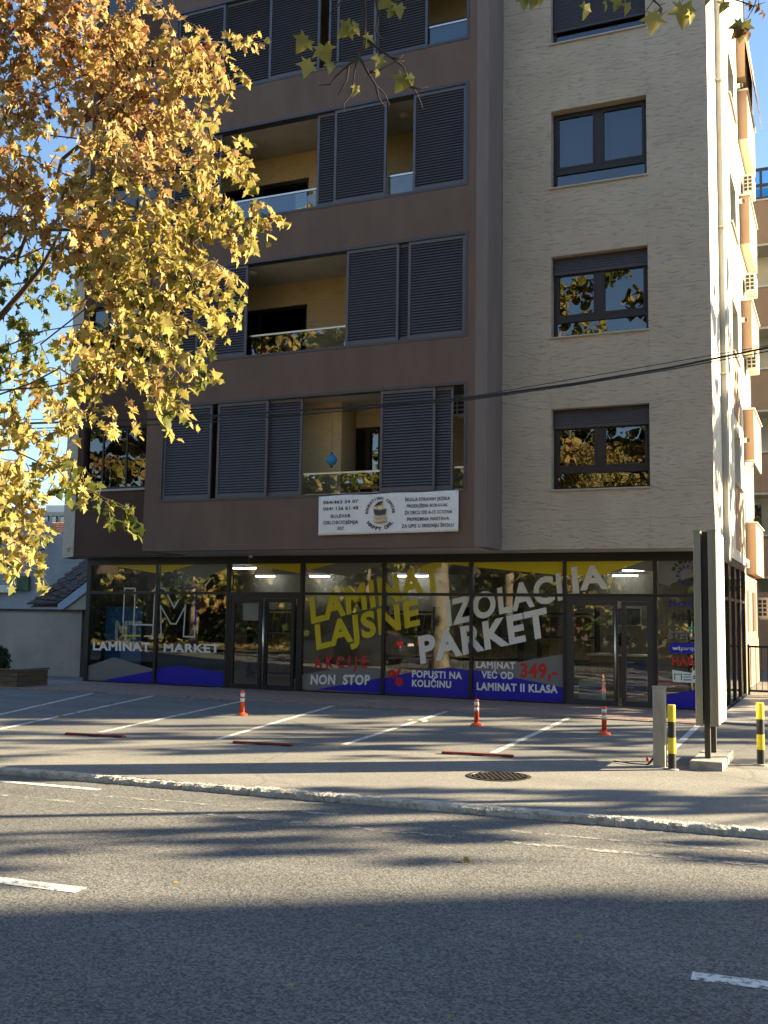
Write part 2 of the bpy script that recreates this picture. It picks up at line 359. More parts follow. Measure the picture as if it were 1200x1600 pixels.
# ================================================================== THE SETTING
rng = random.Random(7)
def kerbY(x): return 9.50 + .045*(x+3)          # the street runs a touch askew to the house
def seamY(x): return 13.02 + .14*(x+4.6)
ROADZ = -.065
def sheet(name, pts, z, m, label, cat):
    b = MB(); n = len(pts); b.v = [(x, y, z) for x, y in pts]; b.f = [tuple(range(n))]
    return tag(b.build(name, m), label, cat, kind='structure')
sheet('ground', [(-900, -900), (900, -900), (900, 900), (-900, 900)], -.16, 'earth', 'bare earth spreading out under the street to the horizon', 'ground')
NEARK = .7
sheet('road', [(-150, NEARK-6), (150, NEARK+6), (150, kerbY(150)), (-150, kerbY(-150))], ROADZ, 'road_asphalt', 'dark grey asphalt road across the foreground', 'road')
sheet('pavement', [(-60, kerbY(-60)+.125), (60, kerbY(60)+.125), (60, seamY(8)), (8, seamY(8)), (-16, seamY(-16)), (-60, seamY(-16))], -.004, 'pavement_asphalt', 'pale worn asphalt pavement between kerb and parking bays', 'pavement')
sheet('parking_lot', [(-16, seamY(-16)+.035), (8, seamY(8)+.035), (8, 19.0), (-2.0, 18.95), (-30, 18.6), (-30, seamY(-16)+.012)], -.008, 'lot_asphalt', 'grey asphalt parking area in front of the shop', 'parking lot')
sheet('side_yard', [(8, seamY(8)), (60, seamY(8)), (60, 60), (-40, 60), (-40, 18.4), (-30, 18.61), (-2.0, 18.96), (8, 19.01)], -.02, 'lot_asphalt', 'asphalt yard beside and behind the apartment house', 'yard')
sheet('verge', [(-150, -60), (150, -60), (150, NEARK+6-.2), (-150, NEARK-6-.2)], .02, 'grass_soil', 'leaf-strewn grass verge on the near side of the road', 'verge')

# worn concrete kerb stones, each a little different, almost sunk at the driveway on the left
kerb = link('kerb', None); tag(kerb, 'worn crumbling concrete kerb along the road edge', 'kerb', kind='structure')
for i in range(26):
    x0 = -16.2 + i*.82; x1 = x0+.815; w = .14+rng.uniform(-.025, .02)
    top = (.004 if x0 > -6.3 else -.004) + rng.uniform(-.004, .004)
    b = MB(); n = 14; rows = []
    for k in range(n+1):
        x = x0+(x1-x0)*k/n; j = lambda s: rng.uniform(-s, s)
        y0 = kerbY(x); rows.append([(x, y0+j(.008)-.012, ROADZ-.05), (x, y0+j(.02), top-.018+j(.008)), (x, y0+.035+j(.02), top+j(.005)), (x, y0+w+j(.025), top+j(.004)), (x, y0+w+.02, ROADZ-.05)])
    for r_ in rows: b.v += r_
    for k in range(n):
        for q in range(4): a = k*5+q; b.f.append((a, a+5, a+6, a+1))
    b.f.append((0, 1, 2, 3, 4)); e = n*5; b.f.append((e+4, e+3, e+2, e+1, e))
    b.build('kerb_stone', 'kerb_concrete', kerb)

# painted markings (thin sheets 4 mm proud)
def stripe(name, A, B, w, z, m, label, group):
    A, B = Vector((A[0], A[1], 0)), Vector((B[0], B[1], 0)); d = (B-A).normalized(); s = Vector((-d.y, d.x, 0))*w/2
    b = MB(); n = max(2, int((B-A).length/.4))
    for k in range(n+1):
        p = A+(B-A)*k/n; b.v += [tuple(p+s+Vector((0, 0, z))), tuple(p-s+Vector((0, 0, z)))]
    for k in range(n): b.f.append((2*k, 2*k+1, 2*k+3, 2*k+2))
    return tag(b.build(name, m), label, 'road marking', group, 'structure')
g = 'painted lines of the parking bays'
bays = [((-15.04, 18.65), (-12.6, 12.4)), ((-13.55, 18.8), (-11.57, 12.2)), ((-11.28, 18.72), (-10.08, 12.7)), ((-9.23, 18.75), (-8.13, 12.8)), ((-6.88, 18.8), (-6.33, 13.2)), ((-4.55, 18.85), (-4.25, 13.4)), ((-2.3, 18.8), (-2.17, 14.2))]
where = ['leftmost, by the planter', 'second from the left', 'behind the orange post farthest left', 'fourth from the left', 'running up past the drain plate', 'left of the orange post by the right door', 'rightmost, beside the yellow and black bollard']
for (a, c), wd in zip(bays, where):
    stripe('bay_line', a, c, .10, -.004, 'lot_paint', 'slanting white parking bay line, '+wd, g)
for k, x in enumerate((-11.9, -6.4, -3.0)):
    stripe('bay_cross_mark', (x-.05, seamY(x)+.22), (x+.75, seamY(x)+.32), .08, -.0035, 'old_paint', 'short worn white cross mark at the foot of a parking bay, '+['left', 'middle', 'right'][k], g)
g = 'lane dashes on the road'
stripe('lane_dash', (-8.4, 5.46), (-4.62, 5.70), .14, ROADZ+.004, 'road_paint', 'white lane dash at the left edge of the road', g)
stripe('lane_dash', (-.76, 5.77), (3.2, 5.98), .13, ROADZ+.004, 'road_paint', 'white lane dash at the lower right of the road', g)
g = 'faded old road lines'
stripe('faded_line', (-14, 7.9), (3, 8.72), .10, ROADZ+.004, 'old_paint', 'long faded white edge line on the road near the kerb', g)
stripe('faded_line', (-6.9, 8.62), (-4.2, 8.86), .08, ROADZ+.004, 'old_paint', 'short faded white line by the kerb, left one', g)
stripe('faded_line', (-3.2, 8.85), (-.4, 9.02), .08, ROADZ+.004, 'old_paint', 'short faded white line by the kerb, right one', g)
stripe('faded_line', (-10.5, 8.75), (-7.05, 8.92), .10, ROADZ+.004, 'road_paint', 'bright white line ending at the sunk kerb on the left', g)

# paving in front of the shop: reddish slabs and an edging of narrow stones
terrace = link('shop_terrace', None); tag(terrace, 'reddish slab terrace along the shop front', 'terrace', kind='structure')
MB().box(-19.2, 19.0, -.15, -2.16, 21.62, .0).build('slab_bed', 'slab_bed', terrace)
sm = bevel_mesh = MB().box(-.297, -.207, -.03, .297, .207, .018).mesh('paving_slab', 'slab_red')
for i in range(28):
    for j in range(6):
        o = link('paving_slab', sm, terrace, (-18.85+i*.602, 19.22+j*.42+rng.uniform(-.002, .002), rng.uniform(-.003, .003)))
        o.rotation_euler = (rng.uniform(-.004, .004), rng.uniform(-.004, .004), 0)
em = MB().box(-.395, -.06, -.1, .395, .06, .012).mesh('edging_stone', 'slab_red')
for i in range(21): link('edging_stone', em, terrace, (-18.75+i*.8, 18.93+(-.01 if i % 3 else .0)+rng.uniform(-.006, .006), rng.uniform(-.004, .006)))
path = link('side_path', None); tag(path, 'smooth grey slab path beside the glass corner of the shop', 'path', kind='structure')
MB().box(-2.15, 19.3, -.15, 2.2, 27.6, -.004).build('slab_bed', 'slab_bed', path)
gm = MB().box(-.296, -.296, -.03, .296, .296, .016).mesh('paving_slab', 'slab_grey')
for i in range(7):
    for j in range(13):
        o = link('paving_slab', gm, path, (-1.83+i*.6, 19.62+j*.6, rng.uniform(-.002, .002))); o.rotation_euler = (rng.uniform(-.004, .004), rng.uniform(-.004, .004), 0)

# ================================================================== APARTMENT HOUSE
YS, YB, YG, YR = 20.45, 19.43, 21.6, 20.9        # stone face, bay face, shop glass, recessed brown face
XR, XBR, XBL, XL = -2.16, -6.33, -14.45, -18.4   # right corner, bay right, bay left, far left corner
ZS, ZT = 3.14, 22.3
house = thing('apartment_building', 'tall brown and stone apartment house with louvred balconies above a glazed shop', 'building', (-10, 25, 0))
OX0, OX1 = -14.04, -6.745                          # balcony openings in the bay
ROWS = [(4.23, 6.45), (7.37, 9.55), (10.52, 12.74), (13.65, 15.86), (16.8, 19.0)]

w = MB()                                           # bay front, built round its openings
zs = [ZS]+[z for r_ in ROWS for z in r_]+[ZT]
for k in range(0, len(zs), 2): w.box(XBL, YB, zs[k], XBR-.24, YB+.22, zs[k+1])
for z0, z1 in ROWS: w.box(XBL, YB, z0, OX0, YB+.22, z1); w.box(OX1, YB, z0, XBR-.24, YB+.22, z1)
w.build('bay_wall', 'brown_render', house)
MB().prism([(XBR-.24, YB, ZS), (XBR-.03, YB, ZS), (XBR, YB+.03, ZS), (XBR, YS+.02, ZS), (XBR-.24, YS+.02, ZS)], (0, 0, ZT-ZS)).build('bay_corner', 'mauve_render', house)
MB().box(XBL, YB+.22, ZS, XBL+.2, YR+.1, ZT).build('bay_flank', 'brown_render', house)
# stone front: backing wall plus separate cladding panels with narrow joints
WX0, WX1 = -5.29, -3.345
WIN = [(4.335, 5.98, .36), (7.455, 9.155, .33), (10.61, 12.27, .06), (13.74, 15.42, 1.33), (16.9, 18.55, .3)]
b = MB(); zz = [ZS]+[v for r_ in WIN for v in r_[:2]]+[ZT]
for k in range(0, len(zz), 2): b.box(XBR+.001, YS+.03, zz[k], XR-.26, YS+.28, zz[k+1])
for z0, z1, _ in WIN: b.box(XBR+.001, YS+.03, z0, WX0, YS+.28, z1); b.box(WX1, YS+.03, z0, XR-.26, YS+.28, z1)
stone = b.build('stone_wall', 'cladding', house)
def panel(x0, x1, z0, z1): MB().box(x0+.0015, YS, z0+.0015, x1-.0015, YS+.029, z1-.0015).build('cladding_panel', 'cladding', stone)
cuts = sorted([ZS, 3.72]+[v for r_ in WIN for v in r_[:2]]+[6.7, 9.87, 13.0, 16.2, 19.6, 20.9, ZT]+[(r_[0]+r_[1])/2 for r_ in WIN])
for k in range(len(cuts)-1):
    z0, z1 = cuts[k], cuts[k+1]; hole = any(a-.01 <= z0 and z1 <= c+.01 for a, c, _ in WIN)
    panel(XBR+.002, WX0, z0, z1)
    if not hole: panel(WX0, WX1, z0, z1)
    panel(WX1, XR, z0, z1)
# right-hand side wall, pierced by recesses
b = MB()
SW = [(24.9, 26.5, 14.25, 15.45), (24.9, 26.5, 11.1, 12.4), (24.9, 26.5, 8.0, 9.3), (24.9, 26.5, 4.9, 6.2)]
b.box(XR-.25, YS+.03, ZS, XR-.002, 24.9, ZT); b.box(XR-.25, 26.5, ZS, XR-.002, 27.3, ZT)
zc = ZS
for y0, y1, z0, z1 in sorted(SW, key=lambda q: q[2]): b.box(XR-.25, 24.9, zc, XR-.002, 26.5, z0); zc = z1
b.box(XR-.25, 24.9, zc, XR-.002, 26.5, ZT)
side = b.build('side_wall', 'cream_render', house)
for y0, y1, z0, z1 in SW:
    o = MB().box(XR-.24, y0+.02, z0+.02, XR-.16, y1-.02, z1-.02).build('side_window', 'window_brown', house)
    MB().box(XR-.16, y0+.1, z0+.1, XR-.15, y1-.1, z1-.1).build('pane', 'window_glass', o)
    MB().box(XR-.01, y0-.05, z0-.05, XR+.06, y1+.05, z0-.0).build('sill', 'sill_metal', o)
    MB().box(XR-.001, y0-.02, z0-1.5, XR+.012, y1, z0-.06).build('apron_panel', 'salmon', o)
dp = MB().box(XR, 22.05, 2.98, XR+.11, 22.45, ZT).build('downpipe', 'post_grey', house)
for z in (6.8, 9.9, 13.1): MB().box(XR-.0, 22.0, z, XR+.125, 22.5, z+.04).build('bracket', 'post_grey', dp)
b = MB().box(XR-.5, 27.3, .0, -2.4, 33.6, ZT-1)
b.build('rear_side_wall', 'cream_render', house)
# remaining shell
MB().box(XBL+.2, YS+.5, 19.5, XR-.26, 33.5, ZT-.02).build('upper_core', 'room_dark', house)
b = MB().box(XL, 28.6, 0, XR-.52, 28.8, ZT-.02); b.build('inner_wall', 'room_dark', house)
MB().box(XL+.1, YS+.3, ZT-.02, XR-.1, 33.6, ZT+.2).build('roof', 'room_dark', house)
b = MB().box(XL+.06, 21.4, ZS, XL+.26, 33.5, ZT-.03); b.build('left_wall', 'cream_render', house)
b = MB().box(XL+.27, 33.3, 0, XR-.52, 33.5, ZT-.03); b.build('back_wall', 'cream_render', house)
# left recessed strip: dark brown render with a window band on each floor, and a canted stone pier
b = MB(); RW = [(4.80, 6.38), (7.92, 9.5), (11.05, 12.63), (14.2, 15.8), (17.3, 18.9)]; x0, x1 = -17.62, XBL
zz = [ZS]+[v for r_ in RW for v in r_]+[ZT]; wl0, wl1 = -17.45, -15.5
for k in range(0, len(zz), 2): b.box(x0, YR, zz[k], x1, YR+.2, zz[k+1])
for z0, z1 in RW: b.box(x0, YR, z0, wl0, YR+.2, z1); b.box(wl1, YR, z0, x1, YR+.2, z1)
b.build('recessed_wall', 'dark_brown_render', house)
pier = MB().prism([(x0-.002, YR-.02, ZS), (x0-.002, YR+.5, ZS), (-18.6, YR+1.2, ZS), (-18.52, 21.52, ZS)], (0, 0, ZT-ZS)).build('stone_pier', 'cladding', house)
pd = Vector((x0, YR-.02, 0))-Vector((-18.52, 21.52, 0)); nrm = Vector((pd.y, -pd.x, 0)).normalized()*.006
def onpier(t, z): return Vector((-18.52, 21.52, z))+pd*t+nrm
pl = MB().quad(onpier(.35, 3.22), onpier(.92, 3.22), onpier(.92, 3.42), onpier(.35, 3.42)).build('number_plate', 'cladding', house)
lettering('307', onpier(.45, 3.27)+nrm*.4, onpier(.82, 3.27)+nrm*.4, onpier(.45, 3.37)+nrm*.4, 'ink', pl)
for z0, z1 in RW:
    f = MB(); y = YR+.1
    for a, c in ((z0, z0+.07), (z1-.07, z1)): f.box(wl0, y, a, wl1, y+.06, c)
    for x in (wl0, wl0+.5, (wl0+wl1)/2+.25, wl1-.06): f.box(x, y, z0+.07, x+.05, y+.06, z1-.07)
    o = f.build('loggia_window', 'window_brown', house)
    MB().box(wl0+.05, y+.02, z0+.07, wl1-.05, y+.03, z1-.07).build('pane', 'dim_glass', o)
    MB().box(wl0-.02, YR-.04, z0-.05, wl1+.02, YR+.04, z0).build('sill', 'sill_metal', o)
    r_ = MB(); r_.quad((wl0-.1, y+2, z0-.2), (wl1+.1, y+2, z0-.2), (wl1+.1, y+2, z1+.2), (wl0-.1, y+2, z1+.2)).quad((wl0-.1, y+.1, z1+.2), (wl1+.1, y+.1, z1+.2), (wl1+.1, y+2, z1+.2), (wl0-.1, y+2, z1+.2))
    r_.quad((wl0-.1, y+.1, z0-.2), (wl1+.1, y+.1, z0-.2), (wl1+.1, y+2, z0-.2), (wl0-.1, y+2, z0-.2)).build('room', 'loggia_cladding', o)
# soffit over the shop front
b = MB().prism([(XL+.06, 21.45, ZS+.002), (x0, YR+.01, ZS+.002), (XBL+.01, YR+.01, ZS+.002), (XBL+.01, YB+.01, ZS+.002), (XBR-.03, YB+.01, ZS+.002), (XBR-.01, YS+.01, ZS+.002), (XR-.01, YS+.01, ZS+.002), (XR-.01, 28.5, ZS+.002), (XL+.06, 28.5, ZS+.002)], (0, 0, .2))
b.build('soffit', 'soffit_render', house)

# ---- stone-front windows
def roller(x0, x1, y, z0, z1, parent):
    b = MB(); n = max(1, int((z1-z0)/.047)); h = (z1-z0)/n
    for k in range(n):
        z = z0+k*h; b.hexa([(x0, y, z), (x1, y, z), (x1, y+.02, z), (x0, y+.02, z), (x0, y+.009, z+h*.93), (x1, y+.009, z+h*.93), (x1, y+.02, z+h*.93), (x0, y+.02, z+h*.93)])
    return b.build('roller_shutter', 'roller', parent, stuff=True)
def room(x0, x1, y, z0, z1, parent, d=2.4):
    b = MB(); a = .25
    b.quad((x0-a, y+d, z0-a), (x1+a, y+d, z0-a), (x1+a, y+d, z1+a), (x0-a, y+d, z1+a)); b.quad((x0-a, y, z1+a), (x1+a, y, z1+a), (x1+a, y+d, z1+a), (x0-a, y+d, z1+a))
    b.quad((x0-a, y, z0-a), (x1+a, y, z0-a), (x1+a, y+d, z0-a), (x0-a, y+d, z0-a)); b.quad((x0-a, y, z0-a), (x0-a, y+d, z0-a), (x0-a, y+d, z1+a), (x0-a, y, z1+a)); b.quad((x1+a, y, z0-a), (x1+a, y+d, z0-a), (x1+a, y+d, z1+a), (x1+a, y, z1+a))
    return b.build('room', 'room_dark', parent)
for k, (z0, z1, rl) in enumerate(WIN):
    y = YS+.20; f = MB(); xm = (WX0+WX1)/2-.03; zr = z1-max(rl, .06); zl = z0+.36
    f.box(WX0+.002, y, z0+.002, WX0+.07, y+.07, z1-.002); f.box(WX1-.07, y, z0+.002, WX1-.002, y+.07, z1-.002)
    f.box(WX0+.07, y, z0+.002, WX1-.07, y+.07, z0+.055); f.box(WX0+.07, y, z1-.06, WX1-.07, y+.07, z1-.002); f.box(WX0+.07, y-.01, zl-.02, WX1-.07, y+.07, zl+.09)
    f.box(xm-.065, y-.012, zl+.09, xm+.065, y+.07, z1-.06)
    win = f.build('window', 'window_brown', house)
    if rl < 1.2:
        for a, c in ((WX0+.07, xm-.065), (xm+.065, WX1-.07)):
            s = MB(); s.box(a+.003, y-.015, zl+.092, a+.05, y+.05, zr-.002).box(c-.05, y-.015, zl+.092, c-.003, y+.05, zr-.002).box(a+.05, y-.015, zl+.092, c-.05, y+.05, zl+.14).box(a+.05, y-.015, zr-.05, c-.05, y+.05, zr-.002)
            s.build('sash', 'window_brown', win); MB().box(a+.05, y+.02, zl+.14, c-.05, y+.028, zr-.05).build('pane', 'window_glass', win)
    MB().box(WX0+.07, y+.03, z0+.055, WX1-.07, y+.038, zl-.02).build('pane', 'window_glass', win)
    if rl > .1: roller(WX0+.015, WX1-.015, y-.06, zr, z1-.01, win); MB().box(WX0+.012, y-.065, zr-.03, WX1-.012, y-.035, zr).build('shutter_rail', 'roller', win)
    MB().box(-5.345, YS-.05, z0-.028, -3.325, y+.02, z0).build('sill', 'sill_metal', win)
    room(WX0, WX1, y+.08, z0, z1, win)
    if k == 2:
        for a, c in ((WX0+.1, xm-.1), (xm+.14, WX1-.1)): MB().box(a+.1, y+.12, z0+.1, c, y+.13, z1-.25).build('blind', 'curtain', win)
    if k == 0:
        MB().box(WX0+.50, y+.8, z0+.0, xm-.1, y+.83, z0+.95).build('whiteboard', 'white_panel', win); MB().box(xm+.35, y+1.9, z0+.45, xm+.62, y+1.93, z0+.95).build('picture', 'box_brown', win)

# ---- balconies behind the bay
def bx(px, y): return onY(px, y, YB).x
LEAFROWS = [
  dict(y=700, leaves=[(OX0+.06, bx(329, 700), 0), (bx(338, 700), bx(417, 700), 0), (bx(412, 700), bx(469, 700), 1), (bx(593, 690), bx(679, 690), 0), (bx(672, 690), bx(706, 690), 1)], rail=[(bx(469, 700), bx(593, 700)), (bx(706, 690), OX1-.06)]),
  dict(y=470, leaves=[(OX0+.06, bx(311, 480), 1), (bx(306, 480), bx(385, 480), 0), (bx(540, 460), bx(622, 460), 0), (bx(616, 450), bx(645, 450), 1), (bx(637, 450), bx(726, 450), 0)], rail=[(bx(385, 480), bx(540, 460))]),
  dict(y=230, leaves=[(OX0+.06, bx(310, 270), 0), (bx(302, 270), bx(343, 260), 1), (bx(493, 240), bx(528, 240), 1), (bx(521.5, 240), bx(603, 230), 0), (bx(645, 215), OX1-.06, 0)], rail=[(bx(343, 260), bx(493, 240)), (bx(603, 230), bx(645, 215))]),
  dict(y=60, leaves=[(OX0+.06, bx(350, 80), 0), (bx(348, 80), bx(421, 70), 1), (bx(420, 70), bx(499, 60), 0), (bx(511, 60), bx(532, 60), 1), (bx(526, 50), bx(587, 50), 0), (bx(586, 40), bx(666, 40), 1)], rail=[(bx(666, 40), OX1-.06)]),
  dict(y=0, leaves=[(OX0+.06, -12.6, 0), (-12.6, -11.2, 1), (-9.2, -7.9, 0)], rail=[(-11.2, -9.2), (-7.9, OX1-.06)])]
def shutter(x0, x1, z0, z1, y):
    f = MB(); t = .055
    f.box(x0, y, z0, x0+t, y+.045, z1).box(x1-t, y, z0, x1, y+.045, z1).box(x0+t, y, z0, x1-t, y+.045, z0+.07).box(x0+t, y, z1-.07, x1-t, y+.045, z1)
    o = f.build('louvre_shutter', 'shutter_grey', house)
    s = MB(); n = int((z1-z0-.14)/.058); h = (z1-z0-.14)/n
    for k in range(n):
        z = z0+.07+k*h; s.hexa([(x0+t, y+.004, z), (x1-t, y+.004, z), (x1-t, y+.012, z), (x0+t, y+.012, z), (x0+t, y+.026, z+h*.66), (x1-t, y+.026, z+h*.66), (x1-t, y+.034, z+h*.66), (x0+t, y+.034, z+h*.66)])
    s.build('slats', 'shutter_grey', o, stuff=True); MB().box(x0+t, y+.0425, z0+.07, x1-t, y+.0445, z1-.07).build('gap_shade_sheet', 'plastic_dark', o)  # dark sheet behind the slats stands in for shade in the open gaps
BACKW = YB+1.75
for k, ((z0, z1), lr) in enumerate(zip(ROWS, LEAFROWS)):
    f = MB(); t = .055; yf = YB-.012
    f.box(OX0, yf, z0, OX1, YB+.2, z0+t).box(OX0, yf, z1-t, OX1, YB+.2, z1).box(OX0, yf, z0+t, OX0+t, YB+.2, z1-t).box(OX1-t, yf, z0+t, OX1, YB+.2, z1-t)
    bal = f.build('balcony_frame', 'frame_grey', house)
    for x0, x1, tr in lr['leaves']: shutter(x0, x1, z0+t+.004, z1-t-.004, YB+.02+.055*tr)
    fl = z0-.55
    MB().box(XBL+.2, YB+.22, fl-.2, XBR-.24, BACKW, fl).build('balcony_floor', 'soffit_render', bal)
    MB().box(XBL+.2, YB+.22, z1+.02, XBR-.24, BACKW, z1+.12).build('balcony_ceiling', 'soffit_render', bal)
    # back wall of carved cladding with a wide dark glazed door
    q_ = onY(480, 470, BACKW), onY(482, 300, BACKW)
    dx = [(-10.05, -9.4), (-14.0, q_[0].x), (-14.0, q_[1].x), (-9.5, -7.0), (-12.6, -9.15)][k]
    dz = z1-(.45, .52, .62, .62, .62)[k]
    b = MB().box(XBL+.2, BACKW, fl, dx[0], BACKW+.2, z1+.02).box(dx[1], BACKW, fl, XBR-.24, BACKW+.2, z1+.02).box(dx[0], BACKW, dz, dx[1], BACKW+.2, z1+.02)
    b.build('balcony_wall', 'loggia_cladding', bal)
    d = MB(); d.box(dx[0], BACKW+.06, fl, dx[0]+.07, BACKW+.14, dz).box(dx[1]-.07, BACKW+.06, fl, dx[1], BACKW+.14, dz).box(dx[0], BACKW+.06, dz-.07, dx[1], BACKW+.14, dz-.001).box((dx[0]+dx[1])/2-.05, BACKW+.06, fl, (dx[0]+dx[1])/2+.05, BACKW+.14, dz-.07)
    dr = d.build('balcony_door', 'window_brown', bal)
    MB().box(dx[0]+.07, BACKW+.09, fl, dx[1]-.07, BACKW+.1, dz-.07).build('door_pane', 'window_glass', bal)
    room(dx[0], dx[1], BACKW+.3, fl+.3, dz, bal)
    if k == 0: MB().box(-13.2, BACKW-.75, fl, onY(533, 700, BACKW-.75).x, BACKW-.001, z1+.02).build('wall_block', 'loggia_cladding', bal)
    for x0, x1 in lr['rail']:
        MB().box(x0, YB+.145, z0+.08, x1, YB+.155, z0+.50).build('railing_glass', 'rail_glass', bal)
        MB().box(x0, YB+.13, z0+.50, x1, YB+.17, z0+.535).build('handrail', 'steel', bal)
        MB().box(x0, YB+.14, z0+.062, x1, YB+.16, z0+.08).build('glass_clamp', 'steel', bal)

# ---- shop front
def G2(px, py, dy=0.0): p = onY(px, py, YG); p.y += dy; return p
MUL = [-17.63, -15.55, -13.50, -11.50, -9.42, -7.35, -5.30, -3.45]
CX = -2.2
f = MB(); f.box(-17.66, YG-.06, 2.96, CX, YG+.08, ZS)
f.build('shop_head_frame', 'shop_frame', house)
def glazing(x0, x1, transom_only=False):
    f = MB(); t = .035
    f.box(x0-t, YG-.05, 0, x0+t, YG+.07, 2.96)
    f.box(x0+t, YG-.045, 2.225, x1-t, YG+.06, 2.29)
    if not transom_only: f.box(x0+t, YG-.045, 0, x1-t, YG+.06, .05)
    o = f.build('shop_window', 'shop_frame', house)
    MB().box(x0+t, YG, 2.29, x1-t, YG+.008, 2.96).build('pane', 'shop_glass', o)
    if not transom_only: MB().box(x0+t, YG, .05, x1-t, YG+.008, 2.225).build('pane', 'shop_glass', o)
    return o
XS = MUL+[CX]
SHOP = [glazing(XS[i], XS[i+1], i in (2, 6)) for i in range(8)]
MB().box(CX-.05, YG-.05, 0, CX+.04, YG+.07, 2.96).build('corner_post', 'shop_frame', house)
def door(x0, x1, leafs, handle, m):
    f = MB(); y = YG-.04; t = .07
    f.box(x0+.036, y, 0, x0+.036+t, y+.09, 2.224).box(x1-.036-t, y, 0, x1-.036, y+.09, 2.224).box(x0+.036+t, y, 2.14, x1-.036-t, y+.09, 2.224)
    o = f.build('shop_door', m, house)
    for a, c in leafs:
        l = MB(); s = .085
        l.box(a, y-.01, .02, a+s, y+.05, 2.135).box(c-s, y-.01, .02, c, y+.05, 2.135).box(a+s, y-.01, .02, c-s, y+.05, .13).box(a+s, y-.01, 2.05, c-s, y+.05, 2.135)
        l.build('door_leaf', m, o); MB().box(a+s, y+.02, .13, c-s, y+.028, 2.05).build('pane', 'shop_glass', o)
    h = MB().tube([(handle, y-.07, .12), (handle, y-.07, 2.08)], .02, 10); h.tube([(handle, y-.07, .5), (handle, y, .5)], .01, 6).tube([(handle, y-.07, 1.7), (handle, y, 1.7)], .01, 6)
    h.build('pull_handle', 'steel', o, smooth=True); return o
X = lambda p, y=1030: onY(p, y, YG).x
d1 = door(MUL[2], MUL[3], [(X(361), X(409)), (X(413), X(460))], X(414), 'shop_frame')
MB().box(X(378), YG-.0095, 1.62, X(402), YG-.002, 2.02).build('paper_notice', 'box_white', d1)
d2 = door(MUL[6], MUL[7], [(X(890), X(966)), (X(972), X(1019))], X(963), 'door_frame')
# side glazing round the corner
SY = [21.66, 22.95, 24.25, 25.55, 26.85]
for i in range(4):
    f = MB(); t = .035
    f.box(CX-.05, SY[i], 0, CX+.04, SY[i]+.07, 2.96).box(CX-.04, SY[i]+.07, 2.2, CX+.03, SY[i+1], 2.26).box(CX-.04, SY[i]+.07, 0, CX+.03, SY[i+1], .05).box(CX-.05, SY[i], 2.96, CX+.04, SY[i+1], 3.10)
    o = f.build('side_shop_window', 'shop_frame', house)
    MB().box(CX-.006, SY[i]+.07, .05, CX+.002, SY[i+1], 2.2).build('pane', 'shop_glass', o); MB().box(CX-.006, SY[i]+.07, 2.26, CX+.002, SY[i+1], 2.96).build('pane', 'shop_glass', o)
MB().box(CX-.05, 26.85, 0, CX+.04, 26.95, 3.1).build('corner_post', 'shop_frame', house)
MB().box(CX-.02, 26.96, 0, CX+.02, 27.29, 3.13).build('rear_corner_wall', 'salmon', house)
MB().box(-17.78, 21.63, 0, -17.68, 28.6, ZS).build('shop_end_wall', 'shop_frame', house)
# shop interior shell
MB().box(-17.67, 21.66, -.1, CX-.06, 28.5, .03).build('shop_floor', 'shop_floor', house)
MB().box(-17.67, 21.75, 3.0, CX-.06, 28.5, 3.13).build('shop_ceiling', 'shop_ceiling', house)
MB().box(-17.67, 28.4, .03, CX-.06, 28.59, 3.0).build('shop_back_wall', 'shop_wall', house)

# ---- coloured film and lettering on the shop glass (inside face)
DF, DT = -.003, -.007
def film(win, m, pts): b = MB(); b.v = [tuple(G2(x, y, DF-.0015*(m == 'film_blue'))) for x, y in pts]; b.f = [tuple(range(len(pts)))]; b.build('glass_film', m, win)
film(SHOP[0], 'film_yellow', [(153, 880), (246, 879), (246, 896)])
film(SHOP[0], 'film_grey', [(137, 1041), (178, 1027), (239, 1045), (239, 1066), (137, 1064)]); film(SHOP[0], 'film_blue', [(239.5, 1048), (239.5, 1068), (150, 1065)])
film(SHOP[1], 'film_yellow', [(251, 879), (320, 878), (252, 896)]); film(SHOP[1], 'film_grey', [(320, 879), (356, 879), (356, 887), (319, 903), (274, 891)])
film(SHOP[1], 'film_blue', [(244, 1046), (278, 1040), (351, 1051), (351, 1072), (244, 1069)])
film(SHOP[2], 'film_yellow', [(364, 877.5), (470, 877), (470, 896)])
film(SHOP[3], 'film_yellow', [(476, 876.5), (543, 876), (480, 891)]); film(SHOP[3], 'film_grey', [(543, 876), (598, 875), (598, 881), (545, 901), (485, 890)])
film(SHOP[3], 'film_grey', [(472, 1054), (550, 1040), (595.5, 1045), (595.5, 1083), (472, 1077)]); film(SHOP[3], 'film_blue', [(596, 1059), (596, 1083), (494, 1077)])
film(SHOP[4], 'film_yellow', [(643, 874), (732, 873), (732, 885)]); film(SHOP[4], 'film_blue', [(600, 1060), (643, 1050), (700, 1043), (733, 1047), (733, 1091), (600, 1083)])
film(SHOP[4], 'film_grey', [(600, 1047), (622, 1056), (600, 1062)])
film(SHOP[5], 'film_yellow', [(740, 873), (879, 872), (879, 899), (740, 886)]); film(SHOP[5], 'film_grey', [(739, 1047), (879, 1022), (880, 1080), (739, 1060)])
film(SHOP[5], 'film_blue', [(739, 1046), (880, 1074), (880.5, 1098), (739, 1091)])
film(SHOP[6], 'film_yellow', [(884, 872), (1020, 871), (940, 899), (884, 899)]); film(SHOP[6], 'film_grey', [(1021, 872), (1021, 893), (975, 890), (945, 898)])
film(SHOP[7], 'film_grey', [(1028, 872), (1100, 871), (1100, 895), (1042, 914), (1028, 911)]); film(SHOP[7], 'film_blue', [(1028, 1087), (1112, 1074), (1112, 1109), (1028, 1104)])
def T(win, s, bl, br, tl, m, bold=1): lettering(s, G2(*bl), G2(*br), G2(*tl), m, win, bold, (0, DT, 0))
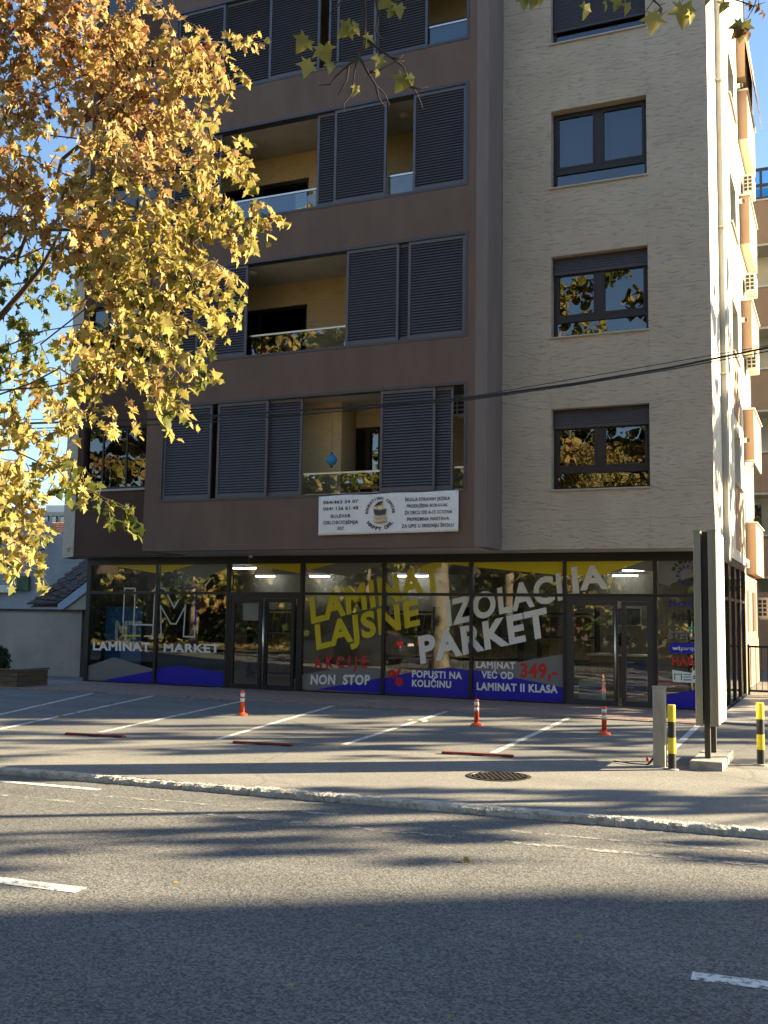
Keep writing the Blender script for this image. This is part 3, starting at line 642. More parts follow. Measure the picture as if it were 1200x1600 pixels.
T(SHOP[3], 'LAMINAT', (486.8, 974.9), (693, 919.7), (483.3, 935), 'film_yellow'); T(SHOP[3], 'LAJSNE', (494.8, 1015.6), (656.6, 976), (491.8, 978), 'film_yellow')
T(SHOP[4], 'IZOLACI', (698.7, 978.8), (880, 936.5), (695.7, 940.4), 'film_white'); T(SHOP[6], 'JA', (887, 923.5), (951, 919.5), (884, 888), 'film_white'); T(SHOP[4], 'PARKET', (657.3, 1037.4), (859, 993.5), (653, 996.4), 'film_white')
T(SHOP[3], 'A K C I J E', (490.5, 1044.3), (573.5, 1043), (491, 1027), 'film_red'); T(SHOP[3], 'NON  STOP', (485.2, 1069.2), (578, 1070), (486, 1054.6), 'film_white')
T(SHOP[4], '%', (607, 1073), (631, 1071), (605, 1048), 'film_red'); T(SHOP[4], 'POPUSTI NA', (643.8, 1058), (722, 1061.2), (644, 1047.5), 'film_white'); T(SHOP[4], 'KOLIČINU', (643.8, 1072.5), (705, 1075), (644, 1062.2), 'film_white')
T(SHOP[5], 'LAMINAT', (744, 1043.6), (805.5, 1045.4), (744, 1033.4), 'film_white'); T(SHOP[5], 'VEĆ OD', (752.4, 1059.5), (802.5, 1061), (752.4, 1049), 'film_white')
T(SHOP[5], '349,-', (813, 1058.6), (871.5, 1060), (813, 1037), 'film_red'); T(SHOP[5], 'LAMINAT II KLASA', (745, 1078), (871.5, 1083), (745, 1066.4), 'film_white')
T(SHOP[0], 'LAMINAT', (145.4, 1015.8), (235, 1017.7), (145.4, 1003), 'film_white'); T(SHOP[1], 'MARKET', (256, 1018.3), (343.5, 1020), (256, 1005.8), 'film_white')
def stroke(win, m, pts, wd=.036):
    b = MB(); P = [G2(120+x*.2083, 860+y*.2083, DT) for x, y in pts]
    for a, c in zip(P[:-1], P[1:]):
        d = (c-a).normalized(); s = Vector((-d.z, 0, d.x))*wd/2; e = d*wd/2; b.quad(a-e-s, c+e-s, c+e+s, a-e+s)
        for k in range(4): b.v[-1-k] = (b.v[-1-k][0], b.v[-1-k][1]+len(b.f)*.0003, b.v[-1-k][2])
    b.build('logo_stroke', m, win)
stroke(SHOP[0], 'film_pale', [(348, 540), (360, 285), (440, 285), (428, 558), (568, 558)]); stroke(SHOP[0], 'film_yellow', [(347, 570), (346, 640), (475, 640)])
stroke(SHOP[0], 'film_pale', [(510, 643), (570, 643), (588, 290)]); stroke(SHOP[1], 'film_pale', [(632, 285), (660, 285), (730, 430), (765, 372)])
stroke(SHOP[1], 'film_pale', [(612, 645), (633, 645), (630, 415), (705, 550), (745, 550), (815, 420), (800, 645), (883, 650), (887, 572)]); stroke(SHOP[1], 'film_blue', [(888, 560), (898, 278), (812, 290)])
# brand stickers on the last pane
W8 = SHOP[7]; C8 = G2(1073, 898, DT); EXv, EZv = Vector((1, 0, 0)), Vector((0, 0, 1))
arc_word('MEMBER', C8, EXv, EZv, .24, -75, 45, .075, 'film_black', W8); arc_word('PARKETT', C8, EXv, EZv, .13, -110, 80, .075, 'film_navy', W8); arc_word('PARKETT', C8, EXv, EZv, .21, 240, 130, .07, 'film_navy', W8, True)
T(W8, 'boss', (1045, 948), (1095, 948), (1045, 937), 'film_navy'); T(W8, 'Arbiton', (1048, 969), (1101, 970), (1048, 957), 'film_black'); T(W8, 'STEICO', (1045, 998), (1100, 999), (1045, 986), 'film_silver')
b = MB(); b.v = [tuple(G2(x, y, DF)) for x, y in ((1046.5, 1005), (1105, 1004), (1105, 1022), (1046.5, 1020.5))]; b.f = [(0, 1, 2, 3)]; b.build('sticker', 'film_blue', W8)
T(W8, 'wi', (1050, 1015.5), (1062.5, 1015.8), (1050, 1009.5), 'film_white'); T(W8, 'parquet', (1064, 1015.8), (1098, 1016), (1064, 1009.5), 'film_white', 0); T(W8, 'HARO', (1050, 1039.5), (1099, 1041), (1050, 1026.5), 'film_red')
b = MB(); b.v = [tuple(G2(x, y, DF)) for x, y in ((1050, 1046.5), (1081, 1051.5), (1084, 1047), (1110, 1047), (1110, 1068), (1051.5, 1065.5))]; b.f = [tuple(range(6))]; st = b.build('sticker', 'white_panel', W8)
b = MB()
for x0_, y0_, x1_, y1_ in ((1053.5, 1052.5, 1055, 1062), (1055, 1052.5, 1064, 1054), (1064, 1052.5, 1065.7, 1062.6), (1068, 1053, 1080, 1054.5), (1068, 1057, 1080, 1058.5), (1068, 1061.4, 1080, 1063), (1083.5, 1055, 1092, 1061)):
    b.quad(G2(x0_, y1_, DT), G2(x1_, y1_, DT), G2(x1_, y0_, DT), G2(x0_, y0_, DT))
b.build('logo_stroke', 'film_green', W8)
b = MB().quad(G2(1074, 984, DT), G2(1083, 984, DT), G2(1085, 979, DT), G2(1074, 979, DT)); b.build('logo_stroke', 'film_teal', W8)

# ================================================================== THINGS IN THE SHOP
spots = [(382, 888), (455, 904), (527, 903), (640, 901), (677, 903), (995, 891), (1047, 915)]
for k, (px, py) in enumerate(spots):
    p = onZ(px, py, 2.93); p.y = min(max(p.y, 22.3), 28.0); t = thing('tube_lamp', 'lit white fluorescent tube on the shop ceiling, %s from the left' % ['first', 'second', 'third', 'fourth', 'fifth', 'sixth', 'seventh'][k], 'lamp', (p.x, p.y, 2.9), 'lit tubes on the shop ceiling')
    MB().box(-.34, -.03, .05, .34, .03, .099).build('housing', 'white_panel', t).location = (0, 0, 0)
    MB().tube([(-.33, 0, .03), (.33, 0, .03)], .018, 8).build('tube', 'tube_light', t).location = (0, 0, 0)
def local(o): o.location = (0, 0, 0); return o
# counter of stacked goods with a potted palm, seen through the right-hand door
c = thing('counter', 'low wooden counter with blue-labelled packs in its front, behind the right door', 'counter', (-4.55, 24.2, .03))
local(MB().box(-.75, -.3, 0, .62, .3, .92).build('body', 'sample_wood', c)); local(MB().box(-.8, -.34, .92, .67, .34, .96).build('top', 'box_white', c))
for k in range(6): local(MB().box(.02, -.33, .05+k*.14, .5, -.301, .14+k*.14).build('pack', 'box_blue', c)); local(MB().box(.04, -.336, .08+k*.14, .25, -.331, .10+k*.14).build('pack_label', 'box_white', c))
pot = thing('potted_palm', 'small dark green palm on the shop counter', 'plant', (-4.62, 24.15, .99))
local(MB().lathe([(.10, 0), (.14, .18), (.13, .18), (.0, .17)], n=14).build('pot', 'box_brown', pot))
b = MB()
for k in range(26):
    a = rng.uniform(0, 6.28); L_ = rng.uniform(.3, .5); up = rng.uniform(.1, .35); P = []
    for s in range(6):
        u = s/5; P.append(Vector((math.cos(a)*L_*u, math.sin(a)*L_*u, .15+up*math.sin(u*2.4))))
    sd_ = Vector((-math.sin(a), math.cos(a), 0))
    for s in range(5):
        w0, w1 = .035*math.sin(math.pi*(s/5*.9+.1)), .035*math.sin(math.pi*((s+1)/5*.9+.1)); b.quad(P[s]-sd_*w0, P[s]+sd_*w0, P[s+1]+sd_*w1, P[s+1]-sd_*w1)
local(b.build('fronds', 'fern', pot))
bxs = thing('carton', 'white carton with a blue band on the shop floor inside the right door', 'carton', (-5.0, 22.8, .03)); local(MB().box(-.25, -.2, 0, .25, .2, .42).build('body', 'box_white', bxs)); local(MB().box(-.252, -.204, .16, .252, -.2, .30).build('band', 'box_blue', bxs))
pc = thing('picture_frame', 'small square white picture frame on the shop back wall above the palm', 'picture', (-5.3, 28.39, 1.6)); local(MB().box(-.4, -.03, 0, .4, 0, .03).box(-.4, -.03, .47, .4, 0, .5).box(-.4, -.03, .03, -.37, 0, .47).box(.37, -.03, .03, .4, 0, .47).build('frame', 'box_white', pc)); local(MB().box(-.37, -.015, .03, .37, -.001, .47).build('print', 'curtain', pc))
# sample racks
names = ['left of the left door', 'behind the yellow lettering', 'behind the white lettering', 'near the right door', 'in the glass corner']
for k, (x, y) in enumerate([(-14.6, 25.8), (-10.4, 25.6), (-8.2, 25.8), (-6.3, 26.0), (-2.9, 25.4)]):
    r_ = thing('sample_rack', 'dark rack of floor board samples, '+names[k], 'rack', (x, y, .03), 'sample racks in the shop')
    w2 = .75 if k < 4 else .4
    f = MB().box(-w2, -.2, 0, -w2+.05, .2, 2.0).box(w2-.05, -.2, 0, w2, .2, 2.0)
    for j in range(4): f.box(-w2+.05, -.2, .1+j*.58, w2-.05, .2, .14+j*.58)
    local(f.build('frame', 'plastic_dark', r_))
    n = int((w2*2-.2)/.21)
    for j in range(3):
        for i in range(n):
            x0 = -w2+.09+i*.21; local(MB().hexa([(x0, -.12, .15+j*.58), (x0+.18, -.12, .15+j*.58), (x0+.18, -.10, .15+j*.58), (x0, -.10, .15+j*.58), (x0, .06, .62+j*.58), (x0+.18, .06, .62+j*.58), (x0+.18, .08, .62+j*.58), (x0, .08, .62+j*.58)]).build('board_sample', rng.choice(['sample_wood', 'box_brown', 'shop_floor', 'curtain']), r_))
# blue board behind the left pane
p0, p1 = onY(163, 1028, 22.0), onY(222, 950, 22.0)
ps = thing('poster_board', 'blue advertising board with white letters behind the leftmost shop pane', 'sign', ((p0.x+p1.x)/2, 22.0, .03))
hw = (p1.x-p0.x)/2; local(MB().box(-hw, 0, .35, hw, .03, p1.z).build('board', 'poster_blue', ps)); local(MB().box(-hw*.8, .02, 0, -hw*.7, .06, .5).box(hw*.7, .02, 0, hw*.8, .06, .5).build('stand', 'plastic_dark', ps))
for s, a in (('M', -.45), ('T', .28)):
    q = lettering(s, (hw*a, -.004, 1.05), (hw*a+.38, -.004, 1.05), (hw*a, -.004, 1.5), 'film_white', ps); q.location = (0, 0, 0)
local(MB().box(-hw*.5, -.006, .98, hw*.6, -.003, 1.0).build('underline', 'film_white', ps))

# ================================================================== THINGS ON THE FRONT
# banner
ban = thing('banner', 'white vinyl banner with dark lettering and round owl emblem hung under the lowest balcony', 'banner', (-8.4, YB, 3.4))
YBN = YB-.05
def B2(zx, zy, dy=0): p = onY(480+zx*.21667, 750+zy*.21667, YBN); p.y += dy; return p
bc = [B2(80, 400), B2(1090, 370), B2(1092, 75), B2(85, 118)]
nx, nz = 40, 14; b = MB(); br = random.Random(3)
ph = [br.uniform(0, 6) for _ in range(4)]
def bp_(u, v):
    p = (bc[0]*(1-u)+bc[1]*u)*(1-v)+(bc[3]*(1-u)+bc[2]*u)*v
    edge = min(u, 1-u, v, 1-v)
    sag = .012*math.sin(u*17+ph[0])*max(0, v-.75)*4*(-1)
    return Vector((p.x, YBN+.008*math.sin(u*9+ph[1])*math.sin(v*3.1)+.004*math.sin(u*23+v*6), p.z+sag*.6))
for j in range(nz+1):
    for i in range(nx+1): b.v.append(tuple(bp_(i/nx, j/nz)))
for j in range(nz):
    for i in range(nx): a = j*(nx+1)+i; b.f.append((a, a+1, a+nx+2, a+nx+1))
sheet_o = b.build('sheet', 'banner_white', ban, smooth=True)
so = sheet_o.modifiers.new('thick', 'SOLIDIFY'); so.thickness = .004; so.offset = 1
eb = MB()
for i in range(9):
    for v in (.03, .97): p = bp_(.01+.98*i/8, v); eb.box(p.x-.012, p.y-.008, p.z-.012, p.x+.012, YB, p.z+.012)
eb.build('eyelets', 'steel', ban, stuff=True)
def bt(s, x0, y0, x1, y1, ytop): lettering(s, B2(x0, y0, -.016), B2(x1, y1, -.016), B2(x0, ytop, -.016), 'ink', ban, 2)
bt('064/463 34 07', 118, 174, 370, 165, 151); bt('064/ 126 61 48', 118, 221, 370, 212, 197); bt('BULEVAR', 172, 275, 315, 270, 250); bt('OSLOBODJENJA', 118, 321, 370, 315, 296); bt('307', 217, 361, 268, 359, 338)
bt('ŠKOLA STRANIH JEZIKA', 707, 155, 1032, 144, 131); bt('PRODUŽENI BORAVAK', 720, 201, 1017, 192, 177); bt('ZA DECU OD 6-15 GODINA', 702, 249, 1048, 240, 224); bt('PRIPREMNA NASTAVA', 722, 296, 1027, 288, 272); bt('ZA UPIS U SREDNJU ŠKOLU', 683, 346, 1057, 336, 321)
CB = B2(527, 236, -.016)
arc_word('EDUKATIVNI CENTAR', CB, EXv, EZv, .268, -95, 95, .058, 'ink', ban); arc_word('HAPPY OWL', CB, EXv, EZv, .36, 236, 124, .075, 'ink', ban, True)
for i, (mname, c3) in enumerate({'owl_brown': (.05, .03, .02), 'owl_tan': (.55, .33, .12), 'owl_cream': (.8, .66, .4), 'book_slate': (.05, .06, .10), 'book_red': (.6, .18, .12), 'book_sand': (.66, .5, .28), 'book_green': (.35, .45, .25)}.items()): mat(mname, c3, .7)
def emb(m, pts, d): b = MB(); b.v = [tuple(B2(x, y, -.016-d*.0006)) for x, y in pts]; b.f = [tuple(range(len(pts)))]; b.build('emblem_shape', m, ban)
emb('owl_tan', [(500, 185), (515, 175), (540, 175), (552, 190), (548, 215), (505, 218)], 1); emb('owl_cream', [(508, 195), (520, 188), (530, 195), (540, 188), (549, 195), (540, 210), (515, 211)], 2)
emb('owl_brown', [(480, 195), (512, 160), (553, 150), (535, 178), (505, 186)], 3); emb('owl_tan', [(478, 225), (576, 218), (566, 262), (492, 266)], 1)
emb('book_slate', [(480, 208), (526, 220), (573, 206), (566, 248), (527, 256), (490, 252)], 4)
for k, (m_, y) in enumerate((('book_sand', 262), ('book_green', 276), ('book_sand', 290), ('book_red', 303))): emb(m_, [(470+(k % 2)*6, y+3), (560+(k % 2)*20, y-6), (566+(k % 2)*18, y+3), (520, y+13)], 5+k)

lan = thing('paper_lantern', 'round blue paper lantern on the lowest balcony railing', 'lantern', onY(518, 728, YB+.25))
local(MB().lathe([(.03, .0)]+[(.115*math.sin(math.pi*t/12), .13-.12*math.cos(math.pi*t/12)) for t in range(1, 12)]+[(.03, .26)], n=18).build('shade', 'lantern_blue', lan)); local(MB().lathe([(.03, .255), (.03, .285)], n=10).build('cap', 'plastic_dark', lan)); local(MB().lathe([(.03, -.03), (.03, .005)], n=10).build('foot', 'plastic_dark', lan)); local(MB().tube([(0, 0, .28), (0, .0, 1.0)], .004, 5).build('cord', 'plastic_dark', lan))
lan.location.z = onY(518, 728, YB+.25).z-.0; WL[lan.name] = lan.location.copy()

def aircon(loc, label, face='x', s=1.0):
    t = thing('air_conditioner', label, 'air conditioner', loc, 'outdoor air conditioner units')
    if face == 'x': W_, D_, H_ = .16, .42, .6
    bod = local(bevel(MB().box(-.15*s, -.4*s, 0, .15*s, .4*s, .56*s).build('casing', 'plastic_white', t), .02)) if face == 'x' else local(bevel(MB().box(-.4*s, -.15*s, 0, .4*s, .15*s, .56*s).build('casing', 'plastic_white', t), .02))
    g_ = MB(); yy = -.401*s if face == 'x' else -.151*s; wd = .12 if face == 'x' else .26; x_ = 0 if face == 'x' else -.1
    for i in range(2):
        for j in range(4):
            w_ = wd*s; a = x_*s-w_+i*w_+.012; g_.box(a, yy-.004, .06*s+j*.115*s, a+w_-.03*s, yy, .06*s+j*.115*s+.085*s)
    local(g_.build('grille', 'plastic_dark', t, stuff=True)); [local(MB().box(-.1*s, a_*s, -.04*s, .1*s, (a_+.03)*s, 0).build('bracket', 'plastic_white', t)) for a_ in (-.1, .07)]; return t
ac = aircon((OX1-.30, YB+.62, 5.86), 'white air conditioner unit hung inside the right end of the lowest balcony', 'y', .8)
# dome lamps under the balcony ceilings
for px, py, k, nm in ((396, 226, 2, 'left one on the third-floor balcony'), (632, 178, 2, 'behind a gap in the shutters, third floor'), (393, 425, 1, 'on the second-floor balcony')):
    p = onZ(px, py, ROWS[k][1]+.02); p.y = min(max(p.y, YB+.4), BACKW-.25)
    t = thing('ceiling_lamp', 'round white dome lamp under the balcony ceiling, '+nm, 'lamp', (p.x, p.y, ROWS[k][1]-.06), 'dome lamps under the balcony ceilings'); local(MB().lathe([(.05, 0), (.11, .02), (.13, .05), (.13, .08)], n=18).build('dome', 'plastic_white', t, smooth=True)); local(MB().lathe([(.14, .06), (.14, .079)], n=18).build('rim', 'steel', t))
# security camera under the soffit
sc = thing('security_camera', 'small grey dome security camera under the soffit above the left door', 'camera', (onZ(349, 872, 3.0).x, 21.1, 3.0)); local(MB().lathe([(.05, .14), (.05, .08), (.02, .08), (.02, .06)], n=12).build('mount', 'plastic_white', sc)); local(MB().lathe([(.0, -.05), (.035, -.035), (.05, 0), (.05, .06), (.0, .06)], n=14).build('dome', 'plastic_dark', sc, smooth=True))

# ================================================================== STREET FURNITURE
def delineator():
    t = thing('delineator_post', '', 'traffic post', (0, 0, 0), 'orange delineator posts in the parking area')
    MB().lathe([(.10, 0), (.10, .015), (.085, .03), (.05, .045), (.04, .06)], n=18).build('base', 'marker_orange', t, smooth=False)
    MB().lathe([(.040, .06), (.036, .415), (.03, .43), (.0, .432)], n=18).build('post', 'marker_orange', t, smooth=True)
    for z in (.235, .325): MB().lathe([(.0395, z), (.0385, z+.06)], n=18).build('reflective_band', 'marker_white', t, smooth=True)
    return t
dl = delineator(); dl.location = (-9.71, 16.1, -.006); dl['label'] = 'orange post with two white bands in front of the left shop door'
WL[dl.name] = dl.location.copy()
copy_tree(dl, (-5.56, 16.62, -.006), 'orange post with white bands in front of the blue price panels, middle of three')
copy_tree(dl, (-3.42, 16.42, -.006), 'orange post with white bands nearest the right shop door')
def bollard(loc, label):
    t = thing('bollard', label, 'bollard', loc, 'yellow and black steel bollards'); h = .745; r_ = .047
    for k in range(4): local(MB().lathe([(r_, h*k/4+(-.05 if k == 0 else 0)), (r_, h*(k+1)/4)], n=18).build('stripe', 'bollard_yellow' if k % 2 else 'bollard_black', t, smooth=False))
    local(MB().lathe([(r_*1.0, h), (r_*.9, h+.012), (0, h+.014)], n=18).build('cap', 'bollard_yellow', t)); local(MB().lathe([(.085, -.02), (.08, .008), (.05, .012)], n=12).build('footing', 'concrete_base', t)); return t
bollard((-1.90, 12.98, 0), 'yellow and black bollard beside the grey metal post'); bollard((-.97, 13.95, 0), 'yellow and black bollard alone at the right edge')
gp = thing('grey_post', 'square grey painted steel post left of the sign and bollard', 'post', (-2.065, 13.14, 0))
local(bevel(MB().box(-.072, -.07, -.05, .072, .07, .945).build('shaft', 'post_grey', gp), .008)); local(MB().box(-.078, -.076, .945, .078, .076, .962).build('cap', 'post_grey', gp)); local(MB().box(-.03, -.0745, .02, -.024, -.07, .94).box(.024, -.0745, .02, .03, -.07, .94).build('seam', 'post_grey', gp)); local(MB().box(-.12, -.11, -.03, .12, .11, .006).build('footing', 'concrete_base', gp))
ch = thing('chain', 'rusty chain lying on the ground with a red clip beside the grey post', 'chain', (-2.3, 13.2, 0))
b = MB(); A_, B_ = Vector((-2.14, 13.1, .10)), onZ(960, 1190, .012)
for i in range(46):
    u = i/45; p = A_*(1-u)+B_*u; p.z = max(.014, .10*(1-u*6)); p.y += .02*math.sin(u*9); p = p-Vector((-2.3, 13.2, 0)); d = Vector((.018, .004, 0)) if i % 2 else Vector((.018, 0, .0)); b.tube([p-d, p, p+d], [.004, .009, .004], 5)
local(b.build('links', 'iron', ch, stuff=True)); q = onZ(1012, 1186, .05)-Vector((-2.3, 13.2, 0)); local(MB().lathe([(.01, -.03), (.02, -.015), (.02, .012), (.008, .022)], (q.x, q.y, q.z-.0), 8).build('clip', 'bar_red', ch))

to = thing('totem_sign', 'tall double-sided aluminium sign seen edge-on, with white face and two dark posts', 'sign', (-1.52, 13.8, 0))
TX = [-1.665, -1.585, -1.50, -1.40]
for x0, x1, fc in ((TX[0], TX[1], -1), (TX[2], TX[3], 1)):
    c_ = MB().box(x0, 13.36, .5, x1, 14.22, 2.87).build('case', 'brushed_alu', to); bevel(c_, .006)
    e = x1 if fc > 0 else x0; MB().box(e-.001, 13.39, .53, e+.008*fc, 14.19, 2.84).build('face_panel', 'white_panel', to)
    MB().box(x0-.004, 13.352, .49, x1+.004, 13.36, .52).box(x0-.004, 13.352, 2.85, x1+.004, 13.36, 2.88).build('trim', 'brushed_alu', to)
for y in (13.42, 14.05): MB().box(-1.575, y, .1, -1.51, y+.07, 2.86).build('post', 'post_dark', to)
bevel(MB().box(-1.72, 13.12, -.03, -1.34, 14.45, .10).build('base', 'concrete_base', to), .015)

g = 'red folded parking barrier bars'
for k, (x0, x1) in enumerate(((-10.29, -9.36), (-7.71, -6.84), (-4.81, -3.88))):
    t = thing('parking_barrier', 'flat red folded parking barrier bar on the asphalt, '+['leftmost', 'middle', 'rightmost'][k]+' of three', 'barrier', ((x0+x1)/2, seamY((x0+x1)/2)-.02, -.004), g); L2 = (x1-x0)/2; a = math.atan(.14)
    t.rotation_euler.z = a
    local(bevel(MB().box(-L2, -.032, .008, L2, .032, .032).build('bar', 'bar_red', t), .008)); [local(MB().box(a_, -.06, 0, a_+.14, .06, .012).build('foot_plate', 'iron', t)) for a_ in (-L2, -.07, L2-.14)]; local(MB().tube([(-L2*.6, -.038, .016), (L2*.6, -.038, .016)], .007, 6).build('hinge', 'iron', t))
mh = thing('manhole_cover', 'round cast iron manhole cover in the pavement', 'manhole cover', (-3.56, 11.44, 0))
b = MB().lathe([(.36, -.03), (.36, .004), (.315, .006), (.31, -.004), (.0, -.004)], n=40); local(b.build('ring', 'iron', mh)); b = MB()
for i in range(-5, 6):
    x = i*.054; L_ = math.sqrt(max(0, .30**2-x*x))
    for j in range(int(-L_/.075), int(L_/.075)+1): b.box(x-.017, j*.075-.03, -.004, x+.017, j*.075+.03, .008)
local(b.build('tread', 'iron', mh, stuff=True)); mh.rotation_euler.z = .5
dr = thing('drain_plate', 'small pale metal drain plate in the middle of the parking area', 'drain cover', onZ(651, 1126, -.004)); local(bevel(MB().box(-.16, -.12, -.02, .16, .12, .008).build('plate', 'kerb_concrete', dr), .006)); local(MB().box(-.1, -.06, .008, .1, -.04, .011).box(-.1, .04, .008, .1, .06, .011).build('rib', 'iron', dr))

# overhead wires
def wire(name, label, pts, r_=.012):
    b = MB(); P = []
    for (a, ya, da), (c, yc, dc) in zip(pts[:-1], pts[1:]):
        for k in range(8): u = k/8; A, C = deep(a, ya, da), deep(c, yc, dc); P.append(A*(1-u)+C*u)
    P.append(deep(*pts[-1])); b.tube(P, r_, 5); return tag(b.build(name, 'wire'), label, 'cable', 'cables across the house front')
wire('overhead_cable', 'thick black cable rising to the right across the stone front', [(-700, 668, 17), (0, 663, 16.5), (250, 655, 16.3), (550, 636, 16.1), (740, 621, 16), (900, 599, 15.9), (1050, 574, 15.8), (1200, 543, 15.7), (1700, 430, 15.4)], .017)
wire('overhead_cable', 'thin black cable just under the thick one', [(-700, 690, 17), (0, 671, 16.6), (300, 662, 16.35), (550, 641, 16.15), (740, 624, 16.05), (900, 601.5, 15.95), (1050, 577, 15.85), (1200, 549, 15.75), (1700, 442, 15.45)], .009)
wire('overhead_cable', 'finest black cable crossing the lowest shutters', [(-700, 640, 17.2), (0, 655, 16.7), (260, 656, 16.5), (480, 648, 16.3), (740, 619, 16.1), (1200, 540, 15.8), (1700, 425, 15.5)], .006)

# ================================================================== LEFT: garden wall, low house, planter
gw = thing('garden_wall', 'plain grey rendered garden wall left of the shop', 'wall', (-24, 23.3, 0))
def slab(p, q, th, z0, z1):
    p, q = Vector((p[0], p[1], 0)), Vector((q[0], q[1], 0)); d = (q-p).normalized(); s = Vector((-d.y, d.x, 0))*th; v = Vector((0, 0, z0)); return MB().prism([p+v, q+v, q+s+v, p+s+v], (0, 0, z1-z0))
e1 = onZ(124, 1058, -.02); WY = e1.y
slab((-40, WY-1.5), (e1.x, WY), .25, -.1, onY(124, 956, WY).z).build('face', 'garden_wall', gw)
zt = onY(124, 956, WY).z; slab((-40.05, WY-1.56), (e1.x+.06, WY-.05), .35, zt+.001, zt+.06).build('coping', 'tile_brown', gw)
lh = thing('low_house', 'low grey rendered house with dark tiled lean-to roof behind the garden wall', 'house', (-24, 30, 0))
HY = 30.0
def H(x, y, Y=HY): return onY(x, y, Y)
# grey gable wall
ga = [H(-260, 700), H(-60, 760), H(73, 816), H(150, 892), H(150, 1060), H(-260, 1060)]
ga = [Vector((p.x, HY, max(p.z, -.1))) for p in ga]
MB().prism(ga, (0, .3, 0)).build('gable_wall', 'house_grey', lh)
# back slope of red tiles beyond the gable
rp = [H(60, 822, HY+.5), H(120, 812, HY+3), H(150, 878, HY+3), H(97, 850, HY+.5)]
# lean-to roof in front of the gable: rows of separate dark tiles
ra, rb, rc, rd = H(47, 949, 27.2), H(150, 868, 28.6), H(150, 905, 26.2), H(92, 949, 26.2)
rb = Vector((rb.x, rb.y, rb.z)); nr, nc = 9, 6
rf = MB().quad(ra, rd, rc, rb).build('roof', 'tile_brown', lh)
nrm_ = (rd-ra).cross(rb-ra).normalized(); nrm_ = nrm_ if nrm_.z > 0 else -nrm_
for i in range(nr):
    for j in range(nc):
        u0, u1, v0, v1 = i/nr, (i+1.18)/nr, j/nc, (j+.92)/nc
        def rp_(u, v): return (ra*(1-v)+rd*v)*(1-u)+(rb*(1-v)+rc*v)*u
        lift = rng.uniform(.0, .03)
        b = MB().hexa([rp_(u0, v0)+nrm_*(.10+lift), rp_(u1, v0)+nrm_*(.02+lift), rp_(u1, v1)+nrm_*(.02+lift), rp_(u0, v1)+nrm_*(.10+lift), rp_(u0, v0)+nrm_*(.16+lift), rp_(u1, v0)+nrm_*(.08+lift), rp_(u1, v1)+nrm_*(.08+lift), rp_(u0, v1)+nrm_*(.16+lift)])
        b.build('roof_tile', 'tile_brown', rf)
f0, f1 = rd, rc
MB().prism([f0+Vector((0, -.06, -.20)), f1+Vector((0, -.06, -.20)), f1+Vector((0, -.06, .10)), f0+Vector((0, -.06, .10))], (0, .04, 0)).build('fascia_board', 'fascia_blue', lh)
MB().prism([Vector((f0.x, f0.y, -.1)), Vector((f1.x, f1.y, -.1)), f1+Vector((0, 0, -.12)), f0+Vector((0, 0, -.12))], (0, .2, 0)).build('lean_to_wall', 'garden_wall', lh)
wq = [H(-40, 925, HY-.05), H(24, 926, HY-.05), H(24, 915, HY-.05), H(-40, 912, HY-.05)]; MB().prism(wq, (0, -.15, 0)).build('window_ledge', 'plastic_white', lh); 
wq = [H(28, 923, HY-.05), H(46, 923, HY-.05), H(46, 900, HY-.05), H(28, 900, HY-.05)]; MB().prism(wq, (0, -.05, 0)).build('shutter', 'fern', lh)
b = MB(); P = [deep(10, 842, 29), deep(40, 844, 29), deep(78, 847, 30), deep(70, 858, 29.5), deep(45, 863, 29)]; b.tube(P, .02, 5); tag(b.build('slack_cable', 'wire'), 'slack dark cable looped against the grey gable wall', 'cable')
fb = thing('far_block', 'pale flat-roofed block far off between leaves and the left corner', 'building', (-75, 90, 0))
for nm, mm, pts, d in (('wall', 'far_wall', [(55, 800), (200, 800), (200, 1000), (55, 1000)], 12), ('upper_storey', 'plastic_white', [(62, 788), (200, 788), (200, 800.5), (62, 800.5)], 8)):
    P = [onY(x, y, 90) for x, y in pts]; P = [Vector((p.x, 90 if nm == 'wall' else 91, max(p.z, 0))) for p in P]; MB().prism(P, (0, d, 0)).build(nm, mm, fb)
for k in range(8):
    p, q = onY(68+k*13, 822, 89.98), onY(77+k*13, 806, 89.98); w_ = MB().box(p.x, 89.9, p.z, q.x, 90.05, q.z).build('window', 'window_brown', fb); MB().box(p.x+.1, 89.86, p.z+.1, q.x-.1, 89.895, q.z-.1).build('pane', 'window_glass', w_)
rh = thing('red_roof_house', 'house with an orange-red tiled roof peeping out beside the left stone pier', 'house', (-42, 50, 0))
P = [onY(77, 826, 46), onY(97, 860, 46), onY(170, 865, 46), onY(170, 815, 50), onY(100, 812, 50)]
MB().prism([Vector((P[0].x, 46, 0)), Vector((P[2].x, 46, 0)), Vector((P[2].x, 46, P[1].z-.3)), Vector((P[0].x, 46, P[1].z-.3))], (0, 5, 0)).build('wall', 'far_wall', rh)
RA, RB_, RC, RD = onY(74, 864, 46), onY(170, 864, 46), onY(170, 818, 50), onY(74, 818, 50)
rr = MB().quad(RA, RB_, RC, RD).build('roof', 'tile_red', rh)
b = MB()
for i in range(16):
    for j in range(34):
        u0, u1, v0, v1 = j/34, (j+.9)/34, i/16, (i+1.1)/16
        f_ = lambda u, v, h: (RA*(1-u)+RB_*u)*(1-v)+(RD*(1-u)+RC*u)*v+Vector((0, -.3*h, h))
        b.hexa([f_(u0, v0, .05), f_(u1, v0, .05), f_(u1, v1, .01), f_(u0, v1, .01), f_(u0, v0, .11), f_(u1, v0, .11), f_(u1, v1, .06), f_(u0, v1, .06)])
b.build('roof_tiles', 'tile_red', rr, stuff=True)
pn = thing('planter', 'low brown wooden planter box at the left edge', 'planter', (-18.5, 19.6, 0))
